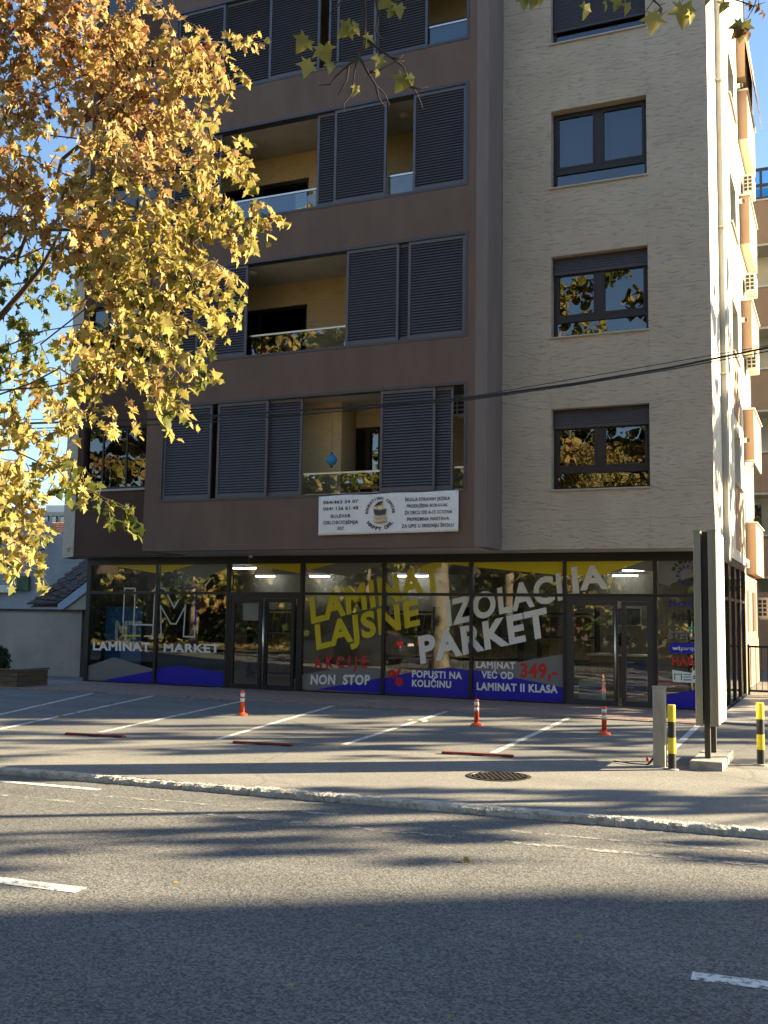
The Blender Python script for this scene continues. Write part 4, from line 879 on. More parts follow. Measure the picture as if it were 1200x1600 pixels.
for k in range(3): MB().box(-20.2, 18.98, .01+k*.125, -17.48, 19.02, .125+k*.125).build('plank', 'timber', pn); MB().box(-17.52, 19.025, .01+k*.125, -17.48, 20.0, .125+k*.125).build('plank', 'timber', pn)
MB().box(-20.2, 19.03, 0, -17.53, 20.0, .33).build('soil', 'earth', pn); MB().box(-20.24, 18.94, .385, -17.44, 19.06, .42).box(-17.56, 19.06, .385, -17.44, 20.02, .42).build('rim', 'timber', pn)

def leafball(name, label, c, rx, rz, n, size, m, parent_loc, seed):
    r_ = random.Random(seed); t = thing(name, label, 'shrub', parent_loc); b = MB()
    for i in range(n):
        d = Vector((r_.gauss(0, 1), r_.gauss(0, 1), r_.gauss(0, 1))).normalized(); k = r_.uniform(.55, 1.03)
        p = Vector(c)+Vector((d.x*rx*k, d.y*rx*k, d.z*rz*k)); a = Vector((r_.gauss(0, 1), r_.gauss(0, 1), r_.gauss(0, 1)+.6)).normalized(); q = a.orthogonal().normalized(); s = size*r_.uniform(.6, 1.2)
        bb = a.cross(q); b.quad(p-q*s*.5, p+bb*s-q*.1*s, p+bb*s*1.6+a*s*.3, p+q*s*.5)
    o = b.build('foliage', m, t, stuff=True); MB().tube([(parent_loc[0], parent_loc[1], parent_loc[2]), (c[0], c[1], c[2])], .03, 6).build('stem', 'bark', t); return t
sp_ = onY(-2, 1033, 19.5); leafball('box_shrub', 'small dark green clipped shrub in the wooden planter', (sp_.x, 19.5, sp_.z), .26, .38, 1500, .05, 'shrub', (sp_.x, 19.5, .33), 5)

# ================================================================== RIGHT: balconies on the rear side, rear wing, gate, alley
for k, (z0, z1) in enumerate(((12.49, 13.88), (9.38, 10.80), (6.27, 7.67), (15.6, 17.02))):
    y0, y1, x0, x1 = 30.5, 33.4, -2.4, -2.13
    bo = MB().box(x0, y0, z0, x1, y1, z1).build('rear_balcony', 'salmon', house); MB().box(x0, y0-.03, z1+.001, x1+.04, y1+.03, z1+.05).build('coping', 'plastic_white', bo); MB().box(x0, y0+.02, z0-.06, x1-.01, y1-.02, z0-.001).build('soffit', 'far_cream', bo)
    if k == 2:
        MB().box(x0, y0+.02, z0-1.75, x1-.03, y0+.03, z0-.07).build('glazing', 'blue_glass', bo); MB().box(x1-.04, y0+.03, z0-1.75, x1-.03, y1, z0-.07).build('glazing', 'blue_glass', bo)
        MB().box(x0, y0, z0-3.2, x1, y1, z0-1.78).build('parapet', 'salmon', bo); MB().box(x0, y0-.03, z0-1.779, x1+.04, y1+.03, z0-1.751).build('coping', 'plastic_white', bo)
for k, (px, py) in enumerate(((1156, 285), (1159, 440), (1165, 562))):
    p = onX(px+10, py+22, -2.2); aircon((-2.2, 31.6, onY(1165, py+16, 31.2).z), 'pale air conditioner box on the sunlit side wall, '+['highest', 'middle', 'lowest'][k]+' of the three above one another', 'x', 1.0)
p = onY(1193, 940, 34); aircon((p.x, 34, p.z-.5), 'white air conditioner box above the alley behind the gate', 'x', 1.1)
for k, py in enumerate((133, 314, 500, 688)):
    p = onX(1152+k*3, py, -2.36) ; p = Vector((-2.4, 28.2, onY(1160, py, 28.2).z))
    t = thing('wall_lamp', 'short white tube lamp with dark end on the side wall, %s from the top' % ['first', 'second', 'third', 'fourth'][k], 'lamp', p, 'tube lamps on the side wall')
    local(MB().tube([(0, 0, 0), (.03, 0, .0), (.26, 0, 0)], .06, 12).build('body', 'plastic_white', t, smooth=False)); local(MB().tube([(.26, 0, 0), (.33, 0, 0)], .055, 12).build('lens_hood', 'post_dark', t)); local(MB().box(0, -.08, -.1, .02, .08, .1).build('wall_plate', 'plastic_white', t))
wing = thing('rear_wing', 'salmon balcony wing of the neighbouring block behind the gate', 'building', (3, 41, 0))
MB().box(-9, 43.4, 0, 12, 54, 18.3).build('wall', 'far_cream', wing)
for k, (zb, zt) in enumerate(((16.45, 18.15), (13.14, 14.68), (9.9, 11.43), (6.7, 8.2), (3.5, 5.0))):
    pb = MB().box(-8.9, 42, zb, 11, 43.39, zt).build('balcony_parapet', 'salmon', wing); MB().box(-8.95, 41.94, zt+.002, 11.05, 42.12, zt+.06).build('coping', 'plastic_white', pb); MB().box(-8.88, 42.03, zb-.10, 10.98, 43.39, zb-.002).build('slab', 'far_cream', pb)
    for j in range(6):
        x0 = -8.2+j*3.1; wd = MB().box(x0, 43.3, zb-2.3, x0+2.2, 43.42, zb-.25).build('window', 'plastic_white', wing)
        for i in range(2): MB().box(x0+.12+i*1.0, 43.28, zb-2.2, x0+1.05+i*1.0, 43.295, zb-.35).build('pane', 'window_glass', wd)
tr = MB()
for z in (18.32, 18.85, 19.5): tr.box(-8.8, 42.3, z, 11, 42.36, z+.12)
for i in range(16): tr.box(-8.8+i*1.25, 42.29, 18.32, -8.7+i*1.25, 42.37, 19.6)
ro = tr.build('terrace_railing', 'frame_grey', wing); MB().box(-8.7, 42.32, 18.45, 10.9, 42.33, 19.5).build('glass_panel', 'blue_glass', ro)
MB().box(-9, 42.05, -.1, 12, 42.2, 2.9).build('ground_floor_wall', 'salmon', wing)
aw = thing('rooftop_terrace', 'glass-railed top balcony with slanting white awning on the side wall', 'balcony', (-2.2, 31, 18.5))
MB().box(-2.4, 30.2, 17.3, -2.15, 33.2, 18.7).build('parapet', 'salmon', aw); MB().box(-2.4, 30.15, 18.71, -2.1, 33.2, 18.76).build('coping', 'plastic_white', aw)
MB().box(-2.4, 30.2, 18.9, -2.14, 30.22, 20.3).build('glass_panel', 'blue_glass', aw); MB().box(-2.16, 30.22, 18.9, -2.14, 33, 20.3).build('glass_panel', 'blue_glass', aw); MB().box(-2.17, 30.17, 18.76, -2.12, 30.23, 20.35).build('post', 'frame_grey', aw); MB().prism([(-2.14, 30.3, 18.6), (-2.14, 33.2, 18.6), (-1.9, 33.2, 17.0), (-1.9, 30.3, 17.0)], (.02, 0, 0)).build('awning', 'plastic_white', aw)
gt = thing('gate', 'low black steel railing gate across the alley at the right edge', 'gate', (-.5, 26.95, 0))
b = MB()
for z in (.08, 1.14): b.box(-2.14, 26.98, z, 1.6, 27.02, z+.05)
for x in (-2.14, -1.62, -.4, .8, 1.55): b.box(x, 26.97, .0, x+.05, 27.03, 1.22)
b.build('frame', 'shop_frame', gt); b = MB()
for i in range(28): b.box(-2.08+i*.13, 26.993, .13, -2.065+i*.13, 27.007, 1.14)
b.build('bars', 'shop_frame', gt, stuff=True)
b = MB().box(-2.39, 27.35, 0, -2.33, 33.55, 3.0); o = b.build('alley_cladding', 'salmon', house)
for y in (29.2, 31.5): w_ = MB().box(-2.34, y, 1.5, -2.31, y+.9, 2.6).build('window', 'window_brown', o)
for i in range(8): MB().box(-2.33, 27.5+i*.75, .05, -2.318, 27.55+i*.75, 2.9).build('rib', 'salmon', o)

# ================================================================== TREES
HALF = [(0, -.42), (.10, -.30), (.40, -.36), (.28, -.14), (.56, .06), (.27, .10), (.24, .26), (0, .60)]
OUT = HALF+[(-x, y) for x, y in HALF[-2:0:-1]]
def leaf_template(simple=False, curl=0.0):
    pts = [(0, -.42), (.42, -.28), (.52, .08), (0, .6), (-.52, .08), (-.42, -.28)] if simple else OUT
    V = [(0, -.02, 0)]+[(x, y, .22*abs(x)-curl*(x*x+max(0, y)**2)*.9) for x, y in pts]
    n = len(pts); Fc = [(0, 1+i, 1+(i+1) % n) for i in range(n)]
    return np.array(V), np.array(Fc)
TEMPL = leaf_template(False, .25); SIMPLE = leaf_template(True, .1)
class Leaves:
    def __init__(s, seed): s.r = random.Random(seed); s.P = []; s.B = []; s.S = []; s.T = []
    def add(s, p, tip, size, tone, face=None):
        r_ = s.r; tip = tip.normalized(); n = face if face else Vector((r_.gauss(0, 1), r_.gauss(0, 1), r_.gauss(.5, .8)))
        n = (n-tip*n.dot(tip));
        if n.length < 1e-3: n = tip.orthogonal()
        n.normalize(); x = tip.cross(n)
        s.P.append(tuple(p)); s.B.append((tuple(x), tuple(tip), tuple(n))); s.S.append(size); s.T.append(min(1, max(0, tone)))
    def mesh(s, name, m, idx=None, tmpl=TEMPL):
        V, Fc = tmpl; idx = np.arange(len(s.P)) if idx is None else np.array(idx)
        P = np.array(s.P)[idx]; B = np.array(s.B)[idx]; S = np.array(s.S)[idx]; T = np.array(s.T)[idx]
        rs = np.random.RandomState(1); curl = rs.uniform(.2, 2.6, len(idx))
        Vl = np.repeat(V[None], len(idx), 0).copy(); Vl[:, :, 2] *= curl[:, None]
        W = P[:, None]+np.einsum('nvk,nkj->nvj', Vl, B)*S[:, None, None]
        nv = len(V); Fa = (Fc[None]+(np.arange(len(idx))*nv)[:, None, None]).reshape(-1, 3); W = W.reshape(-1, 3)
        me = bpy.data.meshes.new(name); me.vertices.add(len(W)); me.vertices.foreach_set('co', W.ravel())
        me.loops.add(Fa.size); me.loops.foreach_set('vertex_index', Fa.ravel()); me.polygons.add(len(Fa))
        me.polygons.foreach_set('loop_start', np.arange(0, Fa.size, 3)); me.polygons.foreach_set('loop_total', np.full(len(Fa), 3))
        at = me.attributes.new('tone', 'FLOAT', 'POINT'); at.data.foreach_set('value', np.repeat(T, nv)); me.materials.append(M[m]); me.update(calc_edges=True); return me
LEAFKIND = []
def leaf_kinds():
    for k in range(8):
        L_ = Leaves(k); L_.add(Vector((0, 0, 0)), Vector((0, 1, 0)), 1, (k+.5)/8, Vector((0, 0, 1))); tv, tf = leaf_template(False, .25+.12*k); rs = np.random.RandomState(k+3); tv = tv*np.array([1.12, 1, 1])+rs.uniform(-.05, .05, tv.shape)*np.array([1, 1, 1.6]); LEAFKIND.append(L_.mesh('leaf', 'autumn_leaf', tmpl=(tv, tf)))
leaf_kinds()
def twigs_of(L_, tw, c, R3, n, size, tone, droop=.6, spread=.12):
    """leaves set along short drooping twigs that fill an ellipsoid round c"""
    r_ = L_.r; per = 9; k = max(1, round(n/per))
    for _ in range(k):
        d = Vector((r_.gauss(0, 1), r_.gauss(0, 1), r_.gauss(0, 1))).normalized()*(r_.random()**.45)
        a = Vector(c)+Vector((d.x*R3[0], d.y*R3[1], d.z*R3[2])); out = Vector((d.x+r_.gauss(0, .5), d.y+r_.gauss(0, .5), d.z*.5+r_.gauss(0, .4)-droop))
        ln = r_.uniform(.25, .55); out = out.normalized(); P = [a]; t0 = tone+r_.gauss(0, .07)
        for s in range(4): out = (out+Vector((r_.gauss(0, .2), r_.gauss(0, .2), r_.gauss(-.1, .2)))).normalized(); P.append(P[-1]+out*ln/4)
        if tw is not None: tw.tube(P, [.008, .007, .005, .004, .002], 3, cap=False)
        for s in range(per):
            u = (s+.6)/per*4; i = min(3, int(u)); p = P[i]+(P[i+1]-P[i])*(u-i); sd_ = Vector((r_.gauss(0, 1), r_.gauss(0, 1), r_.gauss(-.4, .7))).normalized()
            tip = (out*.5+sd_+Vector((0, 0, -.45))).normalized(); L_.add(p+tip*spread*r_.uniform(.5, 1.1), tip, size*r_.uniform(.65, 1.25), t0+r_.gauss(0, .12))
def bough(b, A, B, r0, r1, seed, sag=.15, n=7):
    r_ = random.Random(seed); A, B = Vector(A), Vector(B); L_ = (B-A).length; P = []; Rr = []
    for k in range(n+1):
        u = k/n; j = 0 if k in (0, n) else .07*L_; P.append(A+(B-A)*u+Vector((r_.uniform(-j, j), r_.uniform(-j, j), sag*L_*math.sin(math.pi*u)+r_.uniform(-j, j)*.6))); Rr.append(r0+(r1-r0)*u)
    b.tube(P, Rr, 6); return P

# ---- the big golden plane tree on the left (trunk just outside the picture)
TB = Vector((-12.2, 10.6, 0))
lt = thing('plane_tree', 'tall golden autumn plane tree whose leafy boughs fill the upper left', 'tree', TB)
tk = MB(); tk.tube([TB+Vector(v) for v in ((0, 0, -.1), (.02, 0, .4), (.05, .03, 2), (.0, .1, 4), (.15, .05, 6.5), (.1, .1, 9.5), (.0, 0, 13))], [.42, .33, .29, .26, .22, .15, .05], 12)
LV = Leaves(11); TW = MB()
SPR = [  # px, py, rx, ry, density, tone
 (20,20,80,55,1.0,.74),(120,25,85,55,1.0,.76),(205,25,45,45,.9,.72),(50,105,80,50,1.0,.74),(150,100,70,45,1.0,.76),(230,100,55,45,1.0,.72),(300,75,45,28,.8,.66),(350,80,36,26,.7,.55),(372,130,14,16,.6,.45),(345,135,26,18,.6,.5),(300,120,45,28,.9,.62),
 (40,165,70,32,.9,.72),(140,170,70,32,1.1,.7),(225,175,60,40,1.1,.7),(285,180,45,30,1.0,.66),(20,215,50,40,.9,.6),(25,265,45,40,1.0,.7),(165,220,40,30,1.0,.66),(215,235,50,35,1.0,.66),(315,225,30,26,.9,.56),(330,270,26,26,1.0,.5),(375,240,13,18,.8,.44),(345,205,14,14,.5,.42),
 (60,300,55,35,1.0,.66),(110,320,40,30,.9,.64),(160,280,40,36,.8,.5),(235,275,28,24,.7,.72),(290,290,28,20,.6,.5),(335,310,30,22,1.1,.48),(370,330,30,20,1.1,.46),(405,357,24,13,1.0,.42),(375,280,12,20,.6,.44),
 (30,350,45,26,.9,.66),(120,365,55,30,1.0,.62),(180,350,45,35,1.0,.46),(240,350,45,32,1.1,.48),(300,350,40,26,1.1,.46),(355,372,28,14,1.0,.44),
 (150,410,45,32,1.0,.52),(215,405,48,32,1.1,.44),(280,400,42,28,1.0,.44),(330,425,26,22,1.0,.44),(355,455,24,16,1.0,.44),(392,466,20,7,.8,.34),(338,498,13,20,.9,.44),
 (165,460,35,30,.9,.5),(225,460,45,30,1.0,.44),(275,480,35,26,1.0,.44),(290,440,30,20,.9,.45),
 (130,520,26,30,.8,.46),(185,520,40,26,1.0,.46),(240,530,32,24,1.0,.46),(285,525,22,20,.8,.42),(310,560,22,18,.7,.26),(335,600,12,8,.5,.2),
 (140,575,26,18,.9,.46),(180,575,32,20,.9,.46),(215,570,20,16,.8,.46),(268,600,18,28,1.0,.46),(282,640,14,14,.8,.4),(150,615,13,26,.8,.48),(163,645,10,8,.8,.5),(192,632,9,13,1.0,.55),(242,630,8,10,.4,.3),
 (25,400,60,26,.6,.12),(90,415,30,22,.5,.2),(20,450,45,28,.55,.1),(75,470,35,28,.5,.16),(25,505,40,24,.45,.12),(20,550,42,28,.6,.16),(70,545,26,20,.45,.2),(95,590,20,16,.6,.45),(35,600,45,26,.65,.42),(20,650,42,26,.7,.45),(70,640,28,22,.6,.46),(112,650,16,16,.9,.46),(118,680,13,20,.9,.46),  # lowest tones put the shade under the crown into the leaf colour
 (30,700,42,26,.9,.46),(80,695,25,26,.6,.4),(25,745,42,28,1.1,.44),(70,740,20,20,.6,.4),(90,760,12,16,.4,.35),(22,795,32,28,1.1,.44),(20,840,28,28,1.1,.44),(40,870,13,22,1.0,.44),(12,880,18,20,1.0,.44),(28,903,9,9,.8,.44),
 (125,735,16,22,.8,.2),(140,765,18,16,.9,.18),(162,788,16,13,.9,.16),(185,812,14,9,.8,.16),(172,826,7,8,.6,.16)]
forks = [TB+Vector((.15, .05, z)) for z in (3.6, 5.0, 6.3, 7.8)]
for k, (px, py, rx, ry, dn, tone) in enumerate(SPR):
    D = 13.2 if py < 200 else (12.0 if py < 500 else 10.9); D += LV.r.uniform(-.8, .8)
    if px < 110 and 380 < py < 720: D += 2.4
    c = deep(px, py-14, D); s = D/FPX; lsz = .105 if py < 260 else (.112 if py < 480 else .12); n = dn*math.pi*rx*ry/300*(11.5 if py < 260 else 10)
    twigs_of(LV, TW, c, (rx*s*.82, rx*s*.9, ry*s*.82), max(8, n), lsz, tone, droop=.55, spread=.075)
    if k % 7 == 0:
        fk = min(forks, key=lambda q: abs(q.z-(c.z-1.4))); bough(TW, fk, c, .016, .006, 100+k, sag=.10)
# long limbs seen against the sky, and the crown's unseen remainder
for k, (px, py, D, r0) in enumerate(((95, 362, 12.6, .08), (210, 150, 13, .035), (240, 340, 12.2, .03))): bough(TW, forks[min(3, k % 4)], deep(px, py, D), r0, .02, 300+k, sag=.06)
n_in = len(LV.P); rr_ = random.Random(5)
for k in range(46):
    d = Vector((rr_.gauss(0, 1), rr_.gauss(0, 1), rr_.gauss(0, 1))).normalized(); c = TB+Vector((-2.2+d.x*4.2, d.y*4.0, 9.6+d.z*4.6)); x_, y_, w_ = proj(c)
    if x_ > -160 and w_ > 0: continue
    twigs_of(LV, None, c, (1.0, 1.0, .8), 70, .24, .62, droop=.4)
tk.build('trunk', 'bark', lt, smooth=True); TW.build('boughs', 'twig_bark', lt, smooth=True, stuff=True)
def scr(i):
    x_, y_, w_ = proj(LV.P[i]); return LV.S[i]/w_ if (0 < x_ < 1200 and 0 < y_ < 1600 and w_ > 0) else 0
order = sorted(range(len(LV.P)), key=scr, reverse=True); big = set(order[:290])
def leaf_objects(L_, ids, parent):
    for i in ids:
        o = link('leaf', LEAFKIND[min(7, int(L_.T[i]*8))], parent, L_.P[i]); Bm = Matrix([L_.B[i][0], L_.B[i][1], L_.B[i][2]]).transposed(); o.rotation_euler = Bm.to_euler(); o.scale = (L_.S[i],)*3
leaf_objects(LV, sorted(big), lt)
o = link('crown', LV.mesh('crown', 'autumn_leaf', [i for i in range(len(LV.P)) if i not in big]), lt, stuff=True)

# ---- the tree at the right whose nearly bare twigs hang into the top of the picture
TB2 = Vector((4.6, 10.4, 0)); ht = thing('plane_tree', 'plane tree beyond the right edge whose thin twigs and last leaves hang into the top', 'tree', TB2)
tk = MB(); tk.tube([TB2+Vector(v) for v in ((0, 0, -.1), (0, 0, .5), (-.05, 0, 2.5), (-.1, -.05, 4.6), (0, 0, 7), (.1, .1, 10.5), (0, 0, 13.5))], [.36, .28, .24, .21, .17, .1, .04], 12); tk.build('trunk', 'bark', ht, smooth=True)
L2 = Leaves(21); T2 = MB(); D2 = 7.3
def zp(x, y, D=D2): return deep(420+x*.2833, y*.2833, D)
hub1, hub2 = deep(545, -70, 7.4), deep(930, -80, 8.2); j0 = TB2+Vector((-.1, -.05, 4.6))
bough(T2, j0, hub2, .10, .045, 1, sag=.12); bough(T2, hub2, hub1, .045, .02, 2, sag=.03)
for P in ([(500, -250), (527, 0), (535, 100), (525, 215), (505, 310), (480, 350), (465, 450), (455, 520), (415, 570), (412, 620)], [(505, 325), (545, 400), (590, 470), (640, 520), (665, 580)], [(590, 470), (605, 540), (640, 590)], [(530, 210), (600, 265), (680, 320), (745, 370), (770, 450), (820, 520), (850, 600)], [(780, 480), (830, 490), (880, 478)],
          [(505, 310), (450, 350), (370, 420), (340, 465), (275, 470)], [(440, 360), (430, 440), (380, 525)], [(500, 290), (470, 330), (360, 345)], [(555, 400), (620, 385), (690, 345), (750, 335)], [(560, -250), (590, 0), (605, 80), (590, 170), (640, 235)], [(680, 320), (720, 325), (745, 300)], [(520, -200), (400, 10), (335, 80)]):
    Q = [zp(x, y, D2+.02*i) for i, (x, y) in enumerate(P)]; T2.tube(Q, [.011-.008*i/(len(Q)-1) for i in range(len(Q))], 5)
TIPD = Vector((0, 0, -1)); back = -FW
def lf(x, y, size, tone, ang, tilt=.0, D=D2, conv=zp):
    p = conv(x, y, D); tip = (RT2*math.sin(R(ang))-UP2*math.cos(R(ang))); f = (back+RT2*tilt+UP2*.25).normalized(); L2.add(p, tip, size*D/FPX, tone+.07 if tone < .5 else tone, f)
for a in ((190, 235, 34, .22, -40, .3), (305, 285, 36, .20, 20, -.2), (215, 365, 30, .33, -10, .5), (335, 365, 22, .2, 10, .9), (430, 165, 34, .2, -60, .4), (470, 150, 26, .22, 50, .8), (550, 215, 26, .3, 0, 1.6), (605, 330, 28, .22, 5, .9), (600, 400, 14, .5, 0, 1.2), (735, 450, 34, .2, -30, .5), (780, 430, 24, .2, 30, 1.1), (478, 490, 22, .22, -5, 1.6), (645, 10, 30, .2, -60, .4), (715, 50, 26, .3, 20, .4), (670, 70, 16, .2, -20, .8)): lf(*a)
def zq(x, y, D): return deep(800+x*.3333, y*.3333, D)
D3 = 8.0
for P in ([(640, -120), (665, 0), (625, 55), (620, 80)], [(665, 0), (690, 25), (720, 15)], [(690, 25), (705, 45), (695, 60)], [(790, -120), (800, 10)], [(1180, -120), (1135, 30), (1105, 85), (1085, 95)], [(1135, 30), (1160, 20), (1190, 10)], [(1150, -60), (1160, 40)], [(340, -120), (345, 10)], [(480, -120), (490, 0)], [(530, -120), (540, 10)], [(70, -120), (75, 0)], [(980, -120), (992, 5)]):
    Q = [zq(x, y, D3) for x, y in P]; T2.tube([hub2*.5+Q[0]*.5]+Q, [.008]+[.006-.004*i/max(1, len(Q)-1) for i in range(len(Q))], 5)
for a in ((55, 2, 26, .2, 10, .3), (100, 6, 22, .2, -15, .4), (130, 0, 18, .25, 10, .8), (345, 40, 30, .3, 5, 1.1), (437, 20, 20, .3, 20, 1.6), (490, 12, 24, .24, -5, .6), (538, 30, 24, .22, 5, .9), (668, 92, 36, .32, -5, .1), (695, 48, 12, .9, 20, .6), (800, 55, 44, .28, 10, .2), (838, 70, 24, .3, 15, .9), (915, -4, 16, .3, 0, .4), (992, 22, 24, .26, -15, .5), (1075, 130, 38, .3, 0, .1), (1060, 145, 24, .9, -30, .5), (1105, 150, 22, .92, 25, .6), (1118, 20, 16, .97, 10, .5), (1155, 32, 16, .97, -10, .8), (1178, 60, 15, .95, 20, .7)): lf(*a, D=D3, conv=zq)
T2.build('boughs', 'twig_bark', ht, smooth=True, stuff=True); leaf_objects(L2, range(len(L2.P)), ht)
C2 = Leaves(22); rr_ = random.Random(9)
for k in range(60):
    d = Vector((rr_.gauss(0, 1), rr_.gauss(0, 1), rr_.gauss(0, 1))).normalized()*rr_.random()**.4; c = TB2+Vector((1.2+d.x*4.4, d.y*4.2, 10.2+d.z*3.8)); x_, y_, w_ = proj(c)
    if w_ > 0 and x_ < 1330 and y_ > -260: continue
    twigs_of(C2, None, c, (.9, .9, .7), 60, .26, .5)
link('crown', C2.mesh('crown', 'autumn_leaf', tmpl=SIMPLE), ht, stuff=True)

def street_tree(base, H_, rad, zc, nclump, nleaf, size, tone, label, group, seed, clump=.9, m='autumn_leaf'):
    t = thing('plane_tree', label, 'tree', base, group); b = MB(); B0 = Vector(base)
    b.tube([B0+Vector(v) for v in ((0, 0, -.1), (0, 0, .5), (.1, .05, H_*.3), (-.05, .1, H_*.55), (.1, 0, H_*.92))], [.36, .28, .22, .16, .04], 9)
    L_ = Leaves(seed); r_ = random.Random(seed)
    for k in range(nclump):
        d = Vector((r_.gauss(0, 1), r_.gauss(0, 1), r_.gauss(0, 1))).normalized()*r_.uniform(.45, 1)
        c = B0+Vector((d.x*rad, d.y*rad, zc+d.z*(H_-zc)))
        if k % 3 == 0: bough(b, B0+Vector((0, .1, max(2.5, min(H_*.8, c.z-B0.z-1.5)))), c, .06, .015, seed+k, .08, 4)
        q = clump*r_.uniform(.6, 1.25); twigs_of(L_, None, c, (q, q, q*.6), nleaf, size, tone+r_.gauss(0, .12), spread=.16)
    b.build('trunk', 'bark', t, smooth=True); link('crown', L_.mesh('crown', m, tmpl=SIMPLE), t, stuff=True); return t
g = 'plane trees in the side yard right of the picture'
for k, (x, y, h, r_, zc, nc) in enumerate(((9.5, 24.5, 10.5, 2.7, 7.2, 34), (15.5, 29.0, 11, 3.1, 7.6, 36), (20.0, 33.5, 12, 3.2, 8.2, 36), (13.0, 19.6, 10, 2.6, 6.8, 32), (9.5, 31.2, 14.5, 3.2, 8.5, 60))):
    street_tree((x, y, -.02), h, r_, zc, nc, 18 if k < 4 else 90, .26 if k < 4 else .32, .55, 'plane tree out of view at right, its shadow streaking the pavement, %s one' % ['nearest', 'middle', 'farthest', 'roadside', 'alley'][k], g, 40+k, clump=.5 if k < 4 else .9)
g = 'plane trees on the verge across the road, mirrored in the glass'
for k in range(10):
    street_tree((-45+k*5.5+(k % 3)*.7, -5.5-(k % 2)*4.5, 0), 21.5+(k % 3)*1.2, 4.4, 11.3, 85, 150, .25, .22+.10*(k % 4), 'autumn plane tree mirrored in the shop glass, number %s along the verge' % ['one', 'two', 'three', 'four', 'five', 'six', 'seven', 'eight', 'nine', 'ten'][k], g, 60+k)

hd = thing('hedge', 'dark green hedge behind the trees across the road, mirrored in the glass', 'hedge', (-18, -13, 0))
HL = Leaves(90); hr = random.Random(4)
for i in range(14000): HL.add(Vector((hr.uniform(-60, 16), -13+hr.gauss(0, .7), hr.random()**.8*4.2)), Vector((hr.gauss(0, 1), hr.gauss(0, 1), hr.gauss(0, 1))), .42, hr.uniform(0, .5))
link('foliage', HL.mesh('foliage', 'green_leaf', tmpl=SIMPLE), hd, stuff=True)
b = MB()
for i in range(38): b.tube([(-60+i*2, -13, 0), (-60+i*2, -13, 2.5)], [.05, .02], 5)
b.build('stems', 'bark', hd, stuff=True)
# fallen leaves
fl = [(70,1097),(60,1100),(148,1084),(118,1112),(175,1099),(196,1104),(282,1094),(346,1094),(500,1137),(30,1118),(728,1343),(300,1090),(275,1378),(560,1445),(420,1437),(455,1538),(85,1561),(705,1587),(905,1462),(55,1128),(95,1118),(248,1072),(700,1106),(560,1096),(330,1088),(440,1093),(610,1104),(152,1079),(95,1076)]
FALLEN = {}
for i, (x, y) in enumerate(fl):
    z = ROADZ if y > 1290 else (.02 if y < 1092 else -.004); p = onZ(x, y, z+.02)
    o = link('fallen_leaf', LEAFKIND[5 if i % 3 else 4], None, p); s = .105 if y < 1200 else (.085 if y == 1343 else .035); o.scale = (s, s, s*1.2); o.rotation_euler = (rng.uniform(-.35, .35), rng.uniform(-.35, .35), rng.uniform(0, 6))
    nm = ('dry brown plane leaf lying on the reddish shop terrace' if y < 1092 else 'dry brown plane leaf lying on the parking asphalt') if y < 1200 else ('yellow leaf lying alone on the sunlit road' if y == 1343 else 'tiny leaf scrap on the shaded road')
    tag(o, nm, 'leaf', 'fallen leaves'); FALLEN.setdefault(nm, []).append((x, o))
ORD = 'first second third fourth fifth sixth seventh eighth ninth tenth eleventh twelfth thirteenth fourteenth fifteenth sixteenth seventeenth eighteenth'.split()
for nm, L_ in FALLEN.items():
    if len(L_) > 1:
        for k, (x, o) in enumerate(sorted(L_, key=lambda q: q[0])): o['label'] = nm+', '+ORD[k]+' from the left'
lr = random.Random(8); VL = Leaves(77)
for i in range(9000):
    x, y = lr.uniform(-45, 8), lr.uniform(-30, -1.5); VL.add(Vector((x, y, .04)), Vector((lr.gauss(0, 1), lr.gauss(0, 1), .1)), .22, lr.uniform(.35, .95), Vector((lr.gauss(0, .4), lr.gauss(0, .4), 1)))
o = link('leaf_litter', VL.mesh('leaf_litter', 'autumn_leaf', tmpl=SIMPLE), None, stuff=True); tag(o, 'carpet of fallen leaves on the verge across the road', 'leaves', kind='stuff')

# ================================================================== OUT OF VIEW: things that shade or are mirrored
sdir = Vector((math.cos(SUN_BACK), math.sin(SUN_BACK), 0)); pdir = Vector((sdir.y, -sdir.x, 0)); c0 = Vector((-2.76, 6.15, 0))+sdir*27  # unseen block, turned along the sun so its edge shades the road
nb = thing('shading_block', 'plain block out of view at the right, shaped to shade the near road', 'building', c0)
MB().prism([c0, c0+sdir*26, c0+sdir*26+pdir*8.5, c0+pdir*8.5], (0, 0, 17)).build('wall', 'far_wall', nb)
for i in range(4):
    for j in range(5):
        a = c0+pdir*(1+i*2)+Vector((0, 0, 1.5+j*3.1)); w_ = MB().prism([a, a+pdir*1.2, a+pdir*1.2+Vector((0, 0, 1.5)), a+Vector((0, 0, 1.5))], -sdir*.03).build('window', 'window_brown', nb)
MB().prism([c0+Vector((0, 0, 17.01))-sdir*.3-pdir*.3, c0+sdir*26.3-pdir*.3+Vector((0, 0, 17.01)), c0+sdir*26.3+pdir*8.8+Vector((0, 0, 17.01)), c0-sdir*.3+pdir*8.8+Vector((0, 0, 17.01))], (0, 0, .4)).build('roof', 'tile_brown', nb)
ob = thing('opposite_building', 'long pale block across the road behind the trees, mirrored faintly in the glass', 'building', (-20, -34, 0))
MB().box(-70, -44, 0, 30, -34, 11.5).build('wall', 'brick_dark', ob); MB().box(-70.4, -44.4, 11.51, 30.4, -33.6, 12).build('roof', 'tile_brown', ob)
for j in range(3):
    for i in range(24): MB().box(-68+i*4, -34, 1.6+j*3.4, -66.3+i*4, -33.96, 3.2+j*3.4).build('window', 'window_brown', ob)
lp = thing('street_lamp', 'grey street lamp out of view at right whose shadow crosses the pavement', 'street lamp', (2.75, 13.75, 0))
